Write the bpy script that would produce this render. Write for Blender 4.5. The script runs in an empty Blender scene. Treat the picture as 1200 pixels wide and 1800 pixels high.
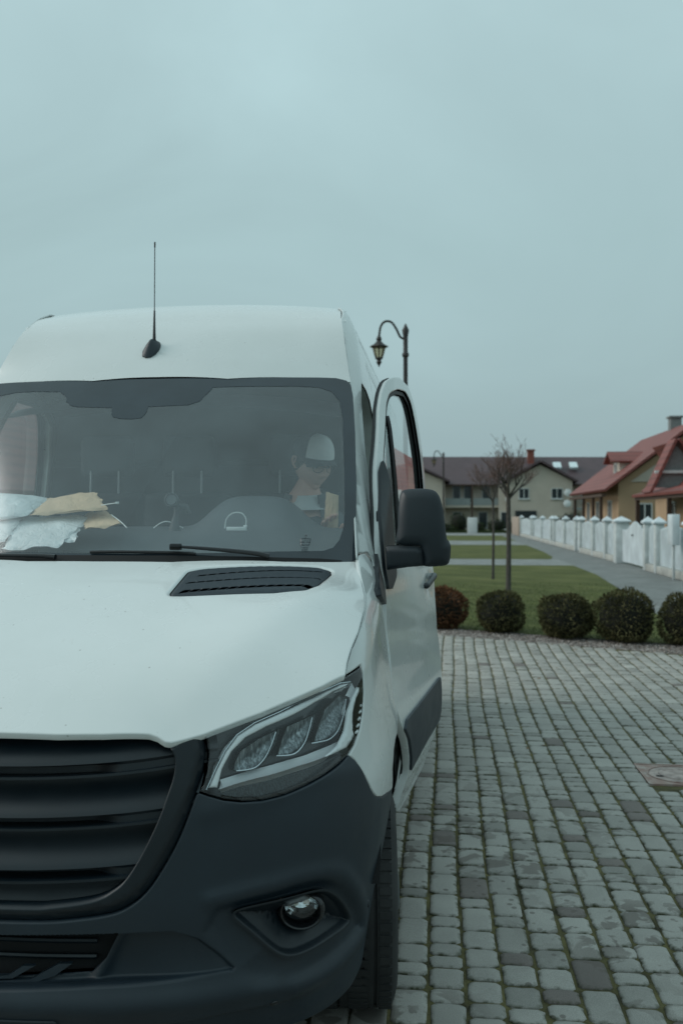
import bpy, math, random
import numpy as np
from mathutils import Vector, Matrix
from mathutils.geometry import delaunay_2d_cdt
random.seed(7); RNG = np.random.default_rng(11)
# ---------------------------------------------------------------- body surfaces of the van (metres; x lateral, y back, z up)
def sm(a, b, t):
    t = np.clip((np.asarray(t, float) - a) / (b - a), 0, 1)
    return t * t * (3 - 2 * t)
def catmull(P, n=12, closed=False):
    P = np.asarray(P, float)
    if closed: Q = np.vstack([P[-1], P, P[0], P[1]])
    else: Q = np.vstack([2 * P[0] - P[1], P, 2 * P[-1] - P[-2]])
    out = []
    for i in range(1, len(Q) - 2):
        p0, p1, p2, p3 = Q[i - 1], Q[i], Q[i + 1], Q[i + 2]
        for k in range(n):
            t = k / n
            out.append(.5 * ((2 * p1) + (-p0 + p2) * t + (2 * p0 - 5 * p1 + 4 * p2 - p3) * t * t + (-p0 + 3 * p1 - 3 * p2 + p3) * t ** 3))
    if not closed: out.append(P[-1])
    return np.array(out)
def curve1(xs, ys):
    c = catmull(np.stack([xs, ys], 1), 16)
    return lambda t: np.interp(t, c[:, 0], c[:, 1])
_pl = catmull([(0, 0), (.2, .006), (.4, .026), (.55, .062), (.68, .12), (.78, .175), (.86, .25), (.925, .36), (.97, .49), (.995, .66), (1.005, .87), (1.007, 1.1), (1.007, 1.4), (1.007, 1.8)], 16)
_ps = np.r_[0, np.cumsum(np.hypot(*np.diff(_pl, axis=0).T))]
XPz = curve1([0, .25, .33, .5, .7, .86, 1.0, 1.2, 1.35, 1.48, 1.8, 2.16, 2.35, 2.45, 2.52, 2.56, 2.62], [.93, .94, .95, .968, .998, 1.007, .985, .957, .938, .908, .865, .82, .788, .765, .735, .70, .60])
ywin = curve1([1.0, 1.46, 1.55, 1.73, 1.94, 2.1, 2.17, 2.35, 2.54, 2.7], [.7, 1.10, 1.18, 1.335, 1.50, 1.63, 1.68, 1.80, 1.95, 2.1])
zsh = curve1([0, .36, .47, .58, .75, .92, 1.08, 1.3], [1.02, 1.193, 1.245, 1.28, 1.337, 1.385, 1.46, 1.56])
leanz = curve1([0, .25, .33, .40, .47, .55, .7, .9, 1.08, 1.2, 1.35, 1.5], [.07, .06, .03, 0, -.012, 0, 0, .015, .045, .075, .15, .23])
def XS(y, z):
    y = np.asarray(y, float); z = np.asarray(z, float)
    x = XPz(z)
    u = np.clip((y - ywin(z)) / .14, 0, 1)
    x = x - .045 * (1 - u) ** 2 * sm(1.36, 1.465, z)
    return x
def G(s, z):
    s = np.asarray(s, float); z = np.asarray(z, float)
    a = np.abs(s)
    cx = np.interp(a, _ps, _pl[:, 0]); cy = np.interp(a, _ps, _pl[:, 1])
    y = cy + leanz(z) * (1 - sm(.3, .8, cy))
    x = cx * XPz(z) / 1.007
    u = np.clip((z - (zsh(y) - .12)) / .12, 0, 1.3)
    x = x - .035 * u * u * sm(.15, .5, y)
    return np.stack([np.sign(s) * x, y, z + 0 * s], -1)
def G3(s, z, d=0.0):
    P = G(s, z)
    if np.all(np.asarray(d) == 0): return P
    e = 1e-3
    n = np.cross(G(s + e, z) - G(s - e, z), G(s, np.asarray(z) + e) - G(s, np.asarray(z) - e))
    n /= np.linalg.norm(n, axis=-1, keepdims=True)
    return P - n * np.asarray(d)[..., None]      # n points out (-y): d > 0 goes inside
def X3(y, z): return np.stack([XS(y, z), y + 0 * z, z + 0 * y], -1)
_zt = curve1([1.2, 1.5, 1.55, 1.65, 1.75, 1.85, 2.0, 2.2, 2.6, 4, 7.2], [1.7, 2.095, 2.155, 2.27, 2.37, 2.455, 2.555, 2.62, 2.655, 2.66, 2.64])
def R3(x, y):
    x = np.asarray(x, float); y = np.asarray(y, float)
    yy = y - .10 * (x / .78) ** 2 * (1 - .75 * sm(1.68, 1.92, y)) * (1 - sm(2.0, 2.6, y))
    z = _zt(yy) - (.035 * (x / .7) ** 2 + .01 * (x / .7) ** 6) * sm(1.75, 2.35, y)
    return np.stack([x + 0 * y, y + 0 * x, z], -1)
def W3(x, z):
    x = np.asarray(x, float); z = np.asarray(z, float)
    t = (z - 1.46) / .69
    y = .95 + .60 * t + .03 * t * (1 - t) * -2 + (.15 - .05 * t) * (x / .84) ** 2
    return np.stack([x + 0 * z, y, z + 0 * x], -1)
class TPS:
    def __init__(self, P, v, reg=1e-5):
        P = np.asarray(P, float); n = len(P); self.P = P
        K = self.k(P, P) + reg * np.eye(n)
        A = np.block([[K, np.c_[np.ones(n), P]], [np.c_[np.ones(n), P].T, np.zeros((3, 3))]])
        self.w = np.linalg.solve(A, np.r_[v, 0, 0, 0])
    def k(self, a, b):
        r2 = ((a[:, None] - b[None]) ** 2).sum(-1)
        return .5 * r2 * np.log(r2 + 1e-12)
    def __call__(self, x, y):
        x = np.asarray(x, float); y = np.asarray(y, float); sh = np.broadcast(x, y).shape
        q = np.stack([(x + 0 * y).ravel(), (y + 0 * x).ravel()], 1); n = len(self.P)
        out = np.empty(len(q))
        for i in range(0, len(q), 4000):
            b = q[i:i + 4000]
            out[i:i + 4000] = self.k(b, self.P) @ self.w[:n] + self.w[n] + b @ self.w[n + 1:]
        return out.reshape(sh)
def _crease(x, y):
    xc = .485 + .46 * (np.asarray(y) - .08)
    t = np.abs(x) - xc; w = .03
    return -.36 * w * np.log1p(np.exp(np.clip(t / w, -30, 30)))
_hc = [(0, .065, 1.095), (.25, .072, 1.093), (.42, .085, 1.089), (.50, .10, 1.083), (.57, .115, 1.082), (.66, .16, 1.10), (.74, .21, 1.122), (.81, .265, 1.148), (.87, .325, 1.178), (.895, .36, 1.193),
       (.899, .47, 1.245), (.911, .58, 1.28), (.916, .75, 1.337), (.89, .92, 1.388), (.86, 1.08, 1.452),
       (0, .93, 1.468), (.3, .94, 1.468), (.6, 1.0, 1.464),
       (0, .45, 1.30), (0, .2, 1.178), (0, .7, 1.395), (.35, .45, 1.298), (.35, .2, 1.176), (.35, .7, 1.39), (.5, .2, 1.168), (.55, .26, 1.206), (.64, .45, 1.306), (.75, .66, 1.368), (.79, .80, 1.398)]
_hp = [(a * m, b, c) for a, b, c in _hc for m in ((1, -1) if a else (1,))]
_hp = np.array(_hp)
_H = TPS(_hp[:, :2], _hp[:, 2] - _crease(_hp[:, 0], _hp[:, 1]), 1e-4)
def H3(x, y):
    x = np.asarray(x, float); y = np.asarray(y, float)
    return np.stack([x + 0 * y, y + 0 * x, _H(x, y) + _crease(x, y)], -1)
DH = np.array([.985, 1.13]); DA = math.radians(8.2)       # door hinge and opening angle
def drot(P, ang=None):
    a = DA if ang is None else ang
    P = np.array(P, float); dx = P[..., 0] - DH[0]; dy = P[..., 1] - DH[1]
    c, s = math.cos(a), math.sin(a)
    P[..., 0] = DH[0] + c * dx + s * dy; P[..., 1] = DH[1] - s * dx + c * dy
    return P
def D3(y, z, off=.0):
    P = X3(y, z); P[..., 0] += off + .035 * sm(1.2, 2.0, z)
    return drot(P)

# ---------------------------------------------------------------- helpers
scene = bpy.context.scene
COL = scene.collection
def tag(o, label=None, cat=None, group=None, kind=None):
    if label: o['label'] = label
    if cat: o['category'] = cat
    if group: o['group'] = group
    if kind: o['kind'] = kind
    return o
def empty(name, loc=(0, 0, 0), rz=0.0):
    o = bpy.data.objects.new(name, None); COL.objects.link(o); o.location = loc; o.rotation_euler = (0, 0, rz)
    o.empty_display_size = .2
    return o
def mk(name, verts, faces, mat, parent=None, smooth=True, normals=None, attr=None):
    me = bpy.data.meshes.new(name)
    me.from_pydata([tuple(map(float, v)) for v in verts], [], [tuple(map(int, f)) for f in faces])
    mats = mat if isinstance(mat, (list, tuple)) else [mat]
    for m in mats: me.materials.append(m)
    me.polygons.foreach_set('use_smooth', [smooth] * len(me.polygons))
    if attr is not None:
        a = me.attributes.new(attr[0], 'FLOAT_COLOR', 'POINT')
        a.data.foreach_set('color', np.asarray(attr[1], float).ravel())
    me.update()
    if normals is not None:
        n = np.asarray(normals, float); L = np.linalg.norm(n, axis=1, keepdims=True); L[L == 0] = 1
        me.normals_split_custom_set_from_vertices([tuple(v) for v in n / L])
    o = bpy.data.objects.new(name, me); COL.objects.link(o)
    if parent is not None: o.parent = parent
    return o
class MB:
    """collects simple shapes into one mesh"""
    def __init__(s): s.v = []; s.f = []; s.m = []; s.mi = 0
    def add(s, V, F):
        b = len(s.v); s.v += [tuple(map(float, v)) for v in V]
        for f in F: s.f.append(tuple(int(b + i) for i in f)); s.m.append(s.mi)
        return s
    def box(s, x0, x1, y0, y1, z0, z1, M=None):
        V = [(x, y, z) for x in (x0, x1) for y in (y0, y1) for z in (z0, z1)]
        if M is not None: V = [M @ Vector(v) for v in V]
        return s.add(V, [(0, 1, 3, 2), (4, 6, 7, 5), (0, 4, 5, 1), (2, 3, 7, 6), (0, 2, 6, 4), (1, 5, 7, 3)])
    def bbox(s, x0, x1, y0, y1, z0, z1, r=.01, M=None, seg=2):
        bm = bmesh.new(); bmesh.ops.create_cube(bm, size=1)
        for v in bm.verts: v.co = Vector(((x0 + x1) / 2 + v.co.x * (x1 - x0), (y0 + y1) / 2 + v.co.y * (y1 - y0), (z0 + z1) / 2 + v.co.z * (z1 - z0)))
        bmesh.ops.bevel(bm, geom=bm.edges[:], offset=r, segments=seg, affect='EDGES', profile=.5)
        if M is not None: bm.transform(M)
        bm.verts.index_update(); s.add([v.co[:] for v in bm.verts], [[v.index for v in f.verts] for f in bm.faces]); bm.free()
        return s
    def tube(s, P, r, n=8, cap=True, closed=False, flat=1.0):
        P = np.asarray(P, float); N = len(P); R = np.broadcast_to(np.asarray(r, float), (N,))
        T = np.gradient(P, axis=0) if not closed else np.roll(P, -1, 0) - np.roll(P, 1, 0)
        T /= np.linalg.norm(T, axis=1, keepdims=True) + 1e-12
        up = np.array([0, 0, 1.]) if abs(T[0][2]) < .9 else np.array([1., 0, 0])
        V = []
        for i in range(N):
            a = np.cross(T[i], up); a /= np.linalg.norm(a) + 1e-12; b = np.cross(a, T[i]); up = b
            for k in range(n):
                t = 2 * math.pi * k / n
                V.append(P[i] + R[i] * (a * math.cos(t) + b * math.sin(t) * flat))
        F = [(i * n + k, i * n + (k + 1) % n, (i + 1) * n + (k + 1) % n, (i + 1) * n + k) for i in range(N - 1) for k in range(n)]
        if closed: F += [((N - 1) * n + k, (N - 1) * n + (k + 1) % n, (k + 1) % n, k) for k in range(n)]
        elif cap: F += [tuple(range(n))[::-1], tuple((N - 1) * n + k for k in range(n))]
        return s.add(V, F)
    def lathe(s, prof, M=None, n=32, a0=0, a1=2 * math.pi):
        """prof: list of (r, h); axis is local z"""
        full = abs(a1 - a0 - 2 * math.pi) < 1e-6; m = n if full else n + 1
        V = []
        for r, h in prof:
            for k in range(m):
                t = a0 + (a1 - a0) * k / n; v = Vector((r * math.cos(t), r * math.sin(t), h))
                V.append(M @ v if M is not None else v)
        F = []
        for i in range(len(prof) - 1):
            for k in range(n):
                j = (k + 1) % m if full else k + 1
                F.append((i * m + k, i * m + j, (i + 1) * m + j, (i + 1) * m + k))
        return s.add(V, F)
    def prism(s, poly, h0, h1, M=None):
        n = len(poly); V = [(x, y, h0) for x, y in poly] + [(x, y, h1) for x, y in poly]
        if M is not None: V = [M @ Vector(v) for v in V]
        return s.add(V, [tuple(range(n))[::-1], tuple(range(n, 2 * n))] + [(i, (i + 1) % n, n + (i + 1) % n, n + i) for i in range(n)])
    def build(s, name, mat, parent=None, smooth=True, angle=None):
        me = bpy.data.meshes.new(name); me.from_pydata(s.v, [], s.f)
        for m in (mat if isinstance(mat, (list, tuple)) else [mat]): me.materials.append(m)
        me.polygons.foreach_set('material_index', s.m)
        bm = bmesh.new(); bm.from_mesh(me); bmesh.ops.recalc_face_normals(bm, faces=bm.faces)
        ang = math.radians(angle if angle is not None else 40)
        for f in bm.faces: f.smooth = smooth
        for e in bm.edges:
            if len(e.link_faces) != 2 or e.calc_face_angle(0) > ang: e.smooth = False
        bm.to_mesh(me); bm.free(); me.update()
        o = bpy.data.objects.new(name, me); COL.objects.link(o)
        if parent is not None: o.parent = parent
        return o
import bmesh
def resample(P, step, closed=True):
    P = np.asarray(P, float); out = []
    n = len(P)
    for i in range(n if closed else n - 1):
        a, b = P[i], P[(i + 1) % n]; k = max(1, int(math.ceil(np.hypot(*(b - a)) / step)))
        for j in range(k): out.append(a + (b - a) * j / k)
    if not closed: out.append(P[-1])
    return np.array(out)
def inside(Q, P):
    Q = np.asarray(Q, float); P = np.asarray(P, float); x, y = Q[:, 0], Q[:, 1]
    c = np.zeros(len(Q), bool); a = P; b = np.roll(P, -1, 0)
    for i in range(len(P)):
        (x0, y0), (x1, y1) = a[i], b[i]
        if y0 == y1: continue
        c ^= ((y0 > y) != (y1 > y)) & (x < (x1 - x0) * (y - y0) / (y1 - y0) + x0)
    return c
def segdist(Q, P, closed=True):
    Q = np.asarray(Q, float); P = np.asarray(P, float); d = np.full(len(Q), 1e9)
    n = len(P)
    for i in range(n if closed else n - 1):
        a, b = P[i], P[(i + 1) % n]; ab = b - a; L = ab @ ab
        t = np.clip(((Q - a) @ ab) / (L + 1e-12), 0, 1)
        d = np.minimum(d, np.hypot(*(Q - a - t[:, None] * ab).T))
    return d
def sdist(Q, P):   # > 0 inside
    d = segdist(Q, P); return np.where(inside(Q, P), d, -d)
def rounded(P, r, n=5):
    """round the corners of a polygon; r scalar or per corner"""
    P = np.asarray(P, float); R = np.broadcast_to(r, (len(P),)); out = []
    for i in range(len(P)):
        p, a, b = P[i], P[i - 1], P[(i + 1) % len(P)]
        da, db = a - p, b - p; la, lb = np.hypot(*da), np.hypot(*db)
        k = min(R[i], la * .45, lb * .45)
        if k <= 0: out.append(p); continue
        s, e = p + da / la * k, p + db / lb * k
        for j in range(n + 1):
            t = j / n; out.append((1 - t) ** 2 * s + 2 * t * (1 - t) * p + t * t * e)
    return np.array(out)
def patch(name, outline, f, mat, parent=None, step=.02, holes=(), rim=.012, r=.003, disp=None, mirror=False, flip=False, both=False, off=0.0, edge_step=None, extra=None, feats=(), rimdir=None):
    """a skin over surface f(a, b) cut to an outline, with rolled edges; disp(Q) pushes along the outward normal"""
    es = edge_step or step
    loops = [resample(outline, es)] + [resample(h, es) for h in holes]
    inn = []
    for li, L in enumerate(loops):
        A = .5 * (np.roll(L, -1, 0) - np.roll(L, 1, 0)); A /= np.hypot(*A.T)[:, None] + 1e-12
        area = .5 * np.sum(L[:, 0] * np.roll(L[:, 1], -1) - np.roll(L[:, 0], -1) * L[:, 1])
        nrm = np.stack([-A[:, 1], A[:, 0]], 1) * (1 if area > 0 else -1)
        if li > 0: nrm = -nrm
        inn.append((L + nrm * r, -nrm))
    allL = np.vstack(loops); lo, hi = allL.min(0), allL.max(0)
    gx = np.arange(lo[0], hi[0] + step, step); gy = np.arange(lo[1], hi[1] + step, step * .866)
    A, B = np.meshgrid(gx, gy); A = A + (np.arange(len(gy)) % 2)[:, None] * step * .5
    Q = np.stack([A.ravel(), B.ravel()], 1)
    if extra is not None: Q = np.vstack([Q, extra])
    keep = inside(Q, loops[0]); Q = Q[keep]
    for h in loops[1:]: Q = Q[~inside(Q, h)]
    dm = np.full(len(Q), 1e9)
    for h in loops: dm = np.minimum(dm, segdist(Q, h))
    Q = Q[dm > r + step * .35]
    FP = []
    for pl, closed, offl in feats:
        R_ = resample(pl, step * .6, closed); A_ = (np.roll(R_, -1, 0) - np.roll(R_, 1, 0)) if closed else np.gradient(R_, axis=0)
        A_ = A_ / (np.hypot(*A_.T)[:, None] + 1e-12); n_ = np.stack([-A_[:, 1], A_[:, 0]], 1)
        for o_ in offl: FP.append(R_ + n_ * o_)
    if FP:
        FP = np.vstack(FP); ok = inside(FP, loops[0])
        for h in loops[1:]: ok &= ~inside(FP, h)
        dd = np.full(len(FP), 1e9)
        for h in loops: dd = np.minimum(dd, segdist(FP, h))
        FP = FP[ok & (dd > r + .0015)]
        cellsz = step; key = {}
        for q_ in FP: key.setdefault((int(q_[0] // cellsz), int(q_[1] // cellsz)), []).append(q_)
        kq = []
        for q_ in Q:
            i_, j_ = int(q_[0] // cellsz), int(q_[1] // cellsz); md = 9
            for a_ in (-1, 0, 1):
                for b_ in (-1, 0, 1):
                    for w_ in key.get((i_ + a_, j_ + b_), ()): md = min(md, abs(w_[0] - q_[0]) + abs(w_[1] - q_[1]))
            kq.append(md > step * .55)
        Q = np.vstack([Q[np.array(kq)], FP])
    V2, E, nb = [], [], []
    for L in loops:
        b = len(V2); V2 += [tuple(p) for p in L]; E += [(b + i, b + (i + 1) % len(L)) for i in range(len(L))]; nb.append((b, len(L)))
    nB = len(V2)
    for I, _ in inn:
        ok = inside(I, loops[0])
        for h in loops[1:]: ok &= ~inside(I, h)
        dd = np.full(len(I), 1e9)
        for h in loops: dd = np.minimum(dd, segdist(I, h))
        ok &= dd > r * .7
        V2 += [tuple(p) for p in I[ok]]
    V2 += [tuple(p) for p in Q]
    vs, _, fs, ov, _, _ = delaunay_2d_cdt([Vector(v) for v in V2], E, [], 0, 1e-7, True)
    vs = np.array([tuple(v) for v in vs]); fs = np.array([f for f in fs if len(f) == 3])
    cen = vs[fs].mean(1); k = inside(cen, loops[0])
    for h in loops[1:]: k &= ~inside(cen, h)
    fs = fs[k]
    org = {}
    for i, o_ in enumerate(ov):
        for j in o_:
            if j < nB: org[j] = i
    def F(Q):
        P = f(Q[:, 0], Q[:, 1]); P = np.asarray(P, float)
        return P
    def nr(fn, Q):
        e = 8e-4
        a = fn(Q + [e, 0]) - fn(Q - [e, 0]); b = fn(Q + [0, e]) - fn(Q - [0, e])
        n = np.cross(a, b); n /= np.linalg.norm(n, axis=1, keepdims=True) + 1e-12
        return -n if flip else n
    if disp is None and off == 0: FF = F
    else:
        dd = disp or (lambda Q: np.zeros(len(Q)))
        FF = lambda Q: F(Q) + nr(F, Q) * (dd(Q) + off)[:, None]
    P = FF(vs); N = nr(FF, vs)
    verts = list(P); nor = list(N); faces = []
    fl = flip
    for t in fs: faces.append((t[0], t[2], t[1]) if fl else tuple(t))
    base0 = len(verts)
    for li, (b, n) in enumerate(nb):
        ids = [org[b + i] for i in range(n)]
        outv = inn[li][1]
        q = vs[ids]; e = 1e-3
        o3 = FF(q + outv * e) - FF(q); o3 /= np.linalg.norm(o3, axis=1, keepdims=True) + 1e-12
        Nb = nr(FF, q)
        for i, vi in enumerate(ids):
            if rim == 0: continue
            verts[vi] = P[vi] - Nb[i] * min(r * .45, .0015); nor[vi] = Nb[i] * .7 + o3[i] * .7
        if rim != 0:
            a0 = len(verts)
            for i, vi in enumerate(ids):
                verts.append(P[vi] - Nb[i] * rim if rimdir is None else P[vi] + np.array(rimdir) * rim); nor.append(o3[i] * .9 + Nb[i] * .1)
            area = .5 * np.sum(q[:, 0] * np.roll(q[:, 1], -1) - np.roll(q[:, 0], -1) * q[:, 1])
            ccw = (area > 0) == (li == 0)
            for i in range(n):
                j = (i + 1) % n; quad = (ids[i], a0 + i, a0 + j, ids[j])
                if ccw != (li == 0) : quad = quad[::-1]
                if fl: quad = quad[::-1]
                if li > 0: quad = quad[::-1] if False else quad
                faces.append(quad)
    if mirror:
        nv = len(verts)
        mv = [np.array([-v[0], v[1], v[2]]) for v in verts]; mn = [np.array([-v[0], v[1], v[2]]) for v in nor]
        mf = [tuple(i for i in f[::-1]) for f in faces]
        if both:
            verts = verts + mv; nor = nor + mn; faces = faces + [tuple(nv + i for i in f) for f in mf]
        else: verts, nor, faces = mv, mn, mf
    return mk(name, verts, faces, mat, parent, True, nor)
def offs(P, d):
    """inset a closed polygon by d (positive = inward)"""
    P = np.asarray(P, float); A = np.roll(P, -1, 0) - P; A /= np.hypot(*A.T)[:, None] + 1e-12
    area = .5 * np.sum(P[:, 0] * np.roll(P[:, 1], -1) - np.roll(P[:, 0], -1) * P[:, 1])
    n = np.stack([-A[:, 1], A[:, 0]], 1) * (1 if area > 0 else -1)
    m = n + np.roll(n, 1, 0); m /= (np.sum(m * m, 1, keepdims=True) / 2 + .15)
    return P + m * d
def symm(P):
    """right half outline (from top centre clockwise ... to bottom centre) -> whole outline"""
    P = [tuple(p) for p in P]; return np.array(P + [(-a, b) for a, b in P[::-1] if abs(a) > 1e-6])
# ---------------------------------------------------------------- materials
def node_mat(name):
    m = bpy.data.materials.new(name); m.use_nodes = True
    nt = m.node_tree; b = nt.nodes['Principled BSDF']
    return m, nt, b
def N(nt, t, **k):
    n = nt.nodes.new(t)
    for a, v in k.items():
        if a.startswith('i_'): n.inputs[a[2:].replace('_', ' ')].default_value = v
        else: setattr(n, a, v)
    return n
def L(nt, a, b): nt.links.new(a, b)
def coords(nt, scale=1.0, kind='Object', stretch=(1, 1, 1)):
    tc = N(nt, 'ShaderNodeTexCoord'); mp = N(nt, 'ShaderNodeMapping')
    mp.inputs['Scale'].default_value = [scale * s for s in stretch]
    L(nt, tc.outputs[kind], mp.inputs['Vector']); return mp.outputs['Vector']
def noise(nt, vec, scale, detail=4, rough=.55, dist=0):
    n = N(nt, 'ShaderNodeTexNoise'); n.inputs['Scale'].default_value = scale; n.inputs['Detail'].default_value = detail
    n.inputs['Roughness'].default_value = rough; n.inputs['Distortion'].default_value = dist; L(nt, vec, n.inputs['Vector'])
    return n.outputs['Fac']
def ramp(nt, fac, stops):
    r = N(nt, 'ShaderNodeValToRGB'); e = r.color_ramp.elements
    while len(e) < len(stops): e.new(.5)
    for i, (p, c) in enumerate(stops):
        e[i].position = p; e[i].color = (c, c, c, 1) if isinstance(c, (int, float)) else (*c, 1)
    L(nt, fac, r.inputs['Fac']); return r.outputs['Color']
def mix(nt, fac, a, b, mode='MIX'):
    m = N(nt, 'ShaderNodeMix', data_type='RGBA', blend_type=mode)
    for k, v in ((0, fac), (6, a), (7, b)):
        s = m.inputs[k]
        if isinstance(v, bpy.types.NodeSocket): L(nt, v, s)
        elif isinstance(v, (int, float)): s.default_value = v if k == 0 else (v, v, v, 1)
        else: s.default_value = (*v, 1) if len(v) == 3 else v
    return m.outputs[2]
def bump(nt, b, h, strength=.2, dist=.01):
    n = N(nt, 'ShaderNodeBump'); n.inputs['Strength'].default_value = strength; n.inputs['Distance'].default_value = dist
    L(nt, h, n.inputs['Height']); L(nt, n.outputs['Normal'], b.inputs['Normal'])
def simple(name, col, rough=.5, metal=0, var=.15, nscale=8, bmp=0, bscale=60, bdist=.002, spec=None, coat=0, stretch=(1, 1, 1), kind='Object'):
    m, nt, b = node_mat(name)
    v = coords(nt, 1, kind, stretch); f = noise(nt, v, nscale, 5)
    c = ramp(nt, f, [(.3, tuple(x * (1 - var) for x in col)), (.7, tuple(min(1, x * (1 + var)) for x in col))])
    L(nt, c, b.inputs['Base Color']); b.inputs['Roughness'].default_value = rough; b.inputs['Metallic'].default_value = metal
    if spec is not None: b.inputs['Specular IOR Level'].default_value = spec
    if coat: b.inputs['Coat Weight'].default_value = coat; b.inputs['Coat Roughness'].default_value = .06
    if bmp: bump(nt, b, noise(nt, v, bscale, 4), bmp, bdist)
    return m
def white_paint():
    m, nt, b = node_mat('white_paint'); v = coords(nt, 1)
    # road dust and small dirt flecks over white enamel
    d = ramp(nt, noise(nt, v, 2.2, 6, .6), [(.35, .0), (.75, 1.0)])
    base = mix(nt, d, (.65, .685, .68), (.60, .64, .63))
    sp = N(nt, 'ShaderNodeTexVoronoi'); sp.inputs['Scale'].default_value = 26; L(nt, v, sp.inputs['Vector'])
    wh = noise(nt, v, 5.0, 3)
    spd = ramp(nt, sp.outputs['Distance'], [(.035, 1.0), (.10, 0.0)])
    fl = ramp(nt, wh, [(.50, 0.0), (.60, 1.0)])
    k = N(nt, 'ShaderNodeMath', operation='MULTIPLY'); L(nt, spd, k.inputs[0]); L(nt, fl, k.inputs[1])
    # streak-like smudges
    v2 = coords(nt, 1, 'Object', (1, .35, .35)); sm_ = ramp(nt, noise(nt, v2, 14, 6, .7), [(.66, 0.0), (.78, .55)])
    k2 = N(nt, 'ShaderNodeMath', operation='MULTIPLY'); k2.inputs[1].default_value = .5; L(nt, sm_, k2.inputs[0])
    k3 = N(nt, 'ShaderNodeMath', operation='MULTIPLY'); k3.inputs[1].default_value = .85; L(nt, k.outputs[0], k3.inputs[0])
    c = mix(nt, k2.outputs[0], base, (.42, .41, .38)); c = mix(nt, k3.outputs[0], c, (.30, .30, .28))
    L(nt, c, b.inputs['Base Color'])
    r = ramp(nt, noise(nt, v, 3.1, 5), [(.3, .20), (.7, .32)]); L(nt, r, b.inputs['Roughness'])
    b.inputs['Coat Weight'].default_value = .7; b.inputs['Coat Roughness'].default_value = .05
    return m
def grey_plastic(name='grey_bumper_plastic', col=(.012, .022, .031), rough=.46):
    m, nt, b = node_mat(name); v = coords(nt, 1)
    c = ramp(nt, noise(nt, v, 3.5, 6, .6), [(.3, tuple(x * .88 for x in col)), (.75, tuple(x * 1.25 for x in col))])
    L(nt, c, b.inputs['Base Color']); L(nt, ramp(nt, noise(nt, v, 6, 5), [(.3, rough - .06), (.7, rough + .1)]), b.inputs['Roughness'])
    bump(nt, b, noise(nt, v, 900, 2), .06, .0006); return m
def glass(name, tint=(.82, .88, .88), gain=1.7, dirt_veil=.02, rough=0.01, dcol=(.5, .56, .56)):
    """thin sheet glass: what lies behind shows through, the sky shows in it by Fresnel"""
    m = bpy.data.materials.new(name); m.use_nodes = True; nt = m.node_tree
    for n in list(nt.nodes): nt.nodes.remove(n)
    out = N(nt, 'ShaderNodeOutputMaterial'); tr = N(nt, 'ShaderNodeBsdfTransparent'); tr.inputs[0].default_value = (*tint, 1)
    gl = N(nt, 'ShaderNodeBsdfGlossy'); gl.inputs['Roughness'].default_value = rough; gl.inputs[0].default_value = (1, 1, 1, 1)
    fr = N(nt, 'ShaderNodeLayerWeight'); fr.inputs['Blend'].default_value = .35
    fn = N(nt, 'ShaderNodeFresnel'); ge = N(nt, 'ShaderNodeNewGeometry')
    io = N(nt, 'ShaderNodeMath', operation='MULTIPLY_ADD'); L(nt, ge.outputs['Backfacing'], io.inputs[0]); io.inputs[1].default_value = -.8333; io.inputs[2].default_value = 1.5; L(nt, io.outputs[0], fn.inputs['IOR'])
    k = N(nt, 'ShaderNodeMath', operation='MULTIPLY', use_clamp=True); k.inputs[1].default_value = gain; L(nt, fn.outputs[0], k.inputs[0])
    ms = N(nt, 'ShaderNodeMixShader'); L(nt, k.outputs[0], ms.inputs[0]); L(nt, tr.outputs[0], ms.inputs[1]); L(nt, gl.outputs[0], ms.inputs[2])
    df = N(nt, 'ShaderNodeBsdfDiffuse'); df.inputs[0].default_value = (*dcol, 1)
    v = coords(nt, 1); f = ramp(nt, noise(nt, v, 3, 6, .65), [(.3, dirt_veil * .6), (.75, dirt_veil * 1.5)])
    m2 = N(nt, 'ShaderNodeMixShader'); L(nt, f, m2.inputs[0]); L(nt, ms.outputs[0], m2.inputs[1]); L(nt, df.outputs[0], m2.inputs[2])
    L(nt, m2.outputs[0], out.inputs[0]); return m
M = {}
M['white'] = white_paint()
M['plastic'] = grey_plastic()
M['plastic_dk'] = grey_plastic('black_grille_plastic', (.005, .011, .016), .42)
M['mirror_cap'] = grey_plastic('mirror_shell_plastic', (.010, .017, .023), .50)
M['black'] = simple('dark_void', (.004, .005, .006), .8)
M['rubber'] = simple('black_rubber', (.012, .014, .016), .55, bmp=.15)
M['gloss_black'] = simple('gloss_black', (.010, .012, .014), .18)
M['frit'] = simple('black_ceramic_frit', (.022, .034, .043), .10, spec=.62)
M['glass'] = glass('windshield_glass', (.93, .96, .96), 1.6, .13, .14, (.42, .53, .57))  # diffuse film paints in the pale veil of reflected sky over the glass
M['side_glass'] = glass('side_window_glass', (.74, .80, .80), 1.5, .03)
M['lens'] = glass('headlight_lens', (.93, .96, .97), 1.1, .012)
M['chrome'] = simple('satin_chrome', (.62, .66, .68), .22, 1, var=.08)
M['drl'] = simple('frosted_light_guide', (.92, .96, .97), .22, 0, var=.1, coat=.6)

# ---------------------------------------------------------------- the delivery van
van = tag(empty('delivery_van', (0, 0, 0)), 'large white high-roof delivery van with dark grey bumper and its driver door ajar', 'van')
SMX = 1.60
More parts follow.
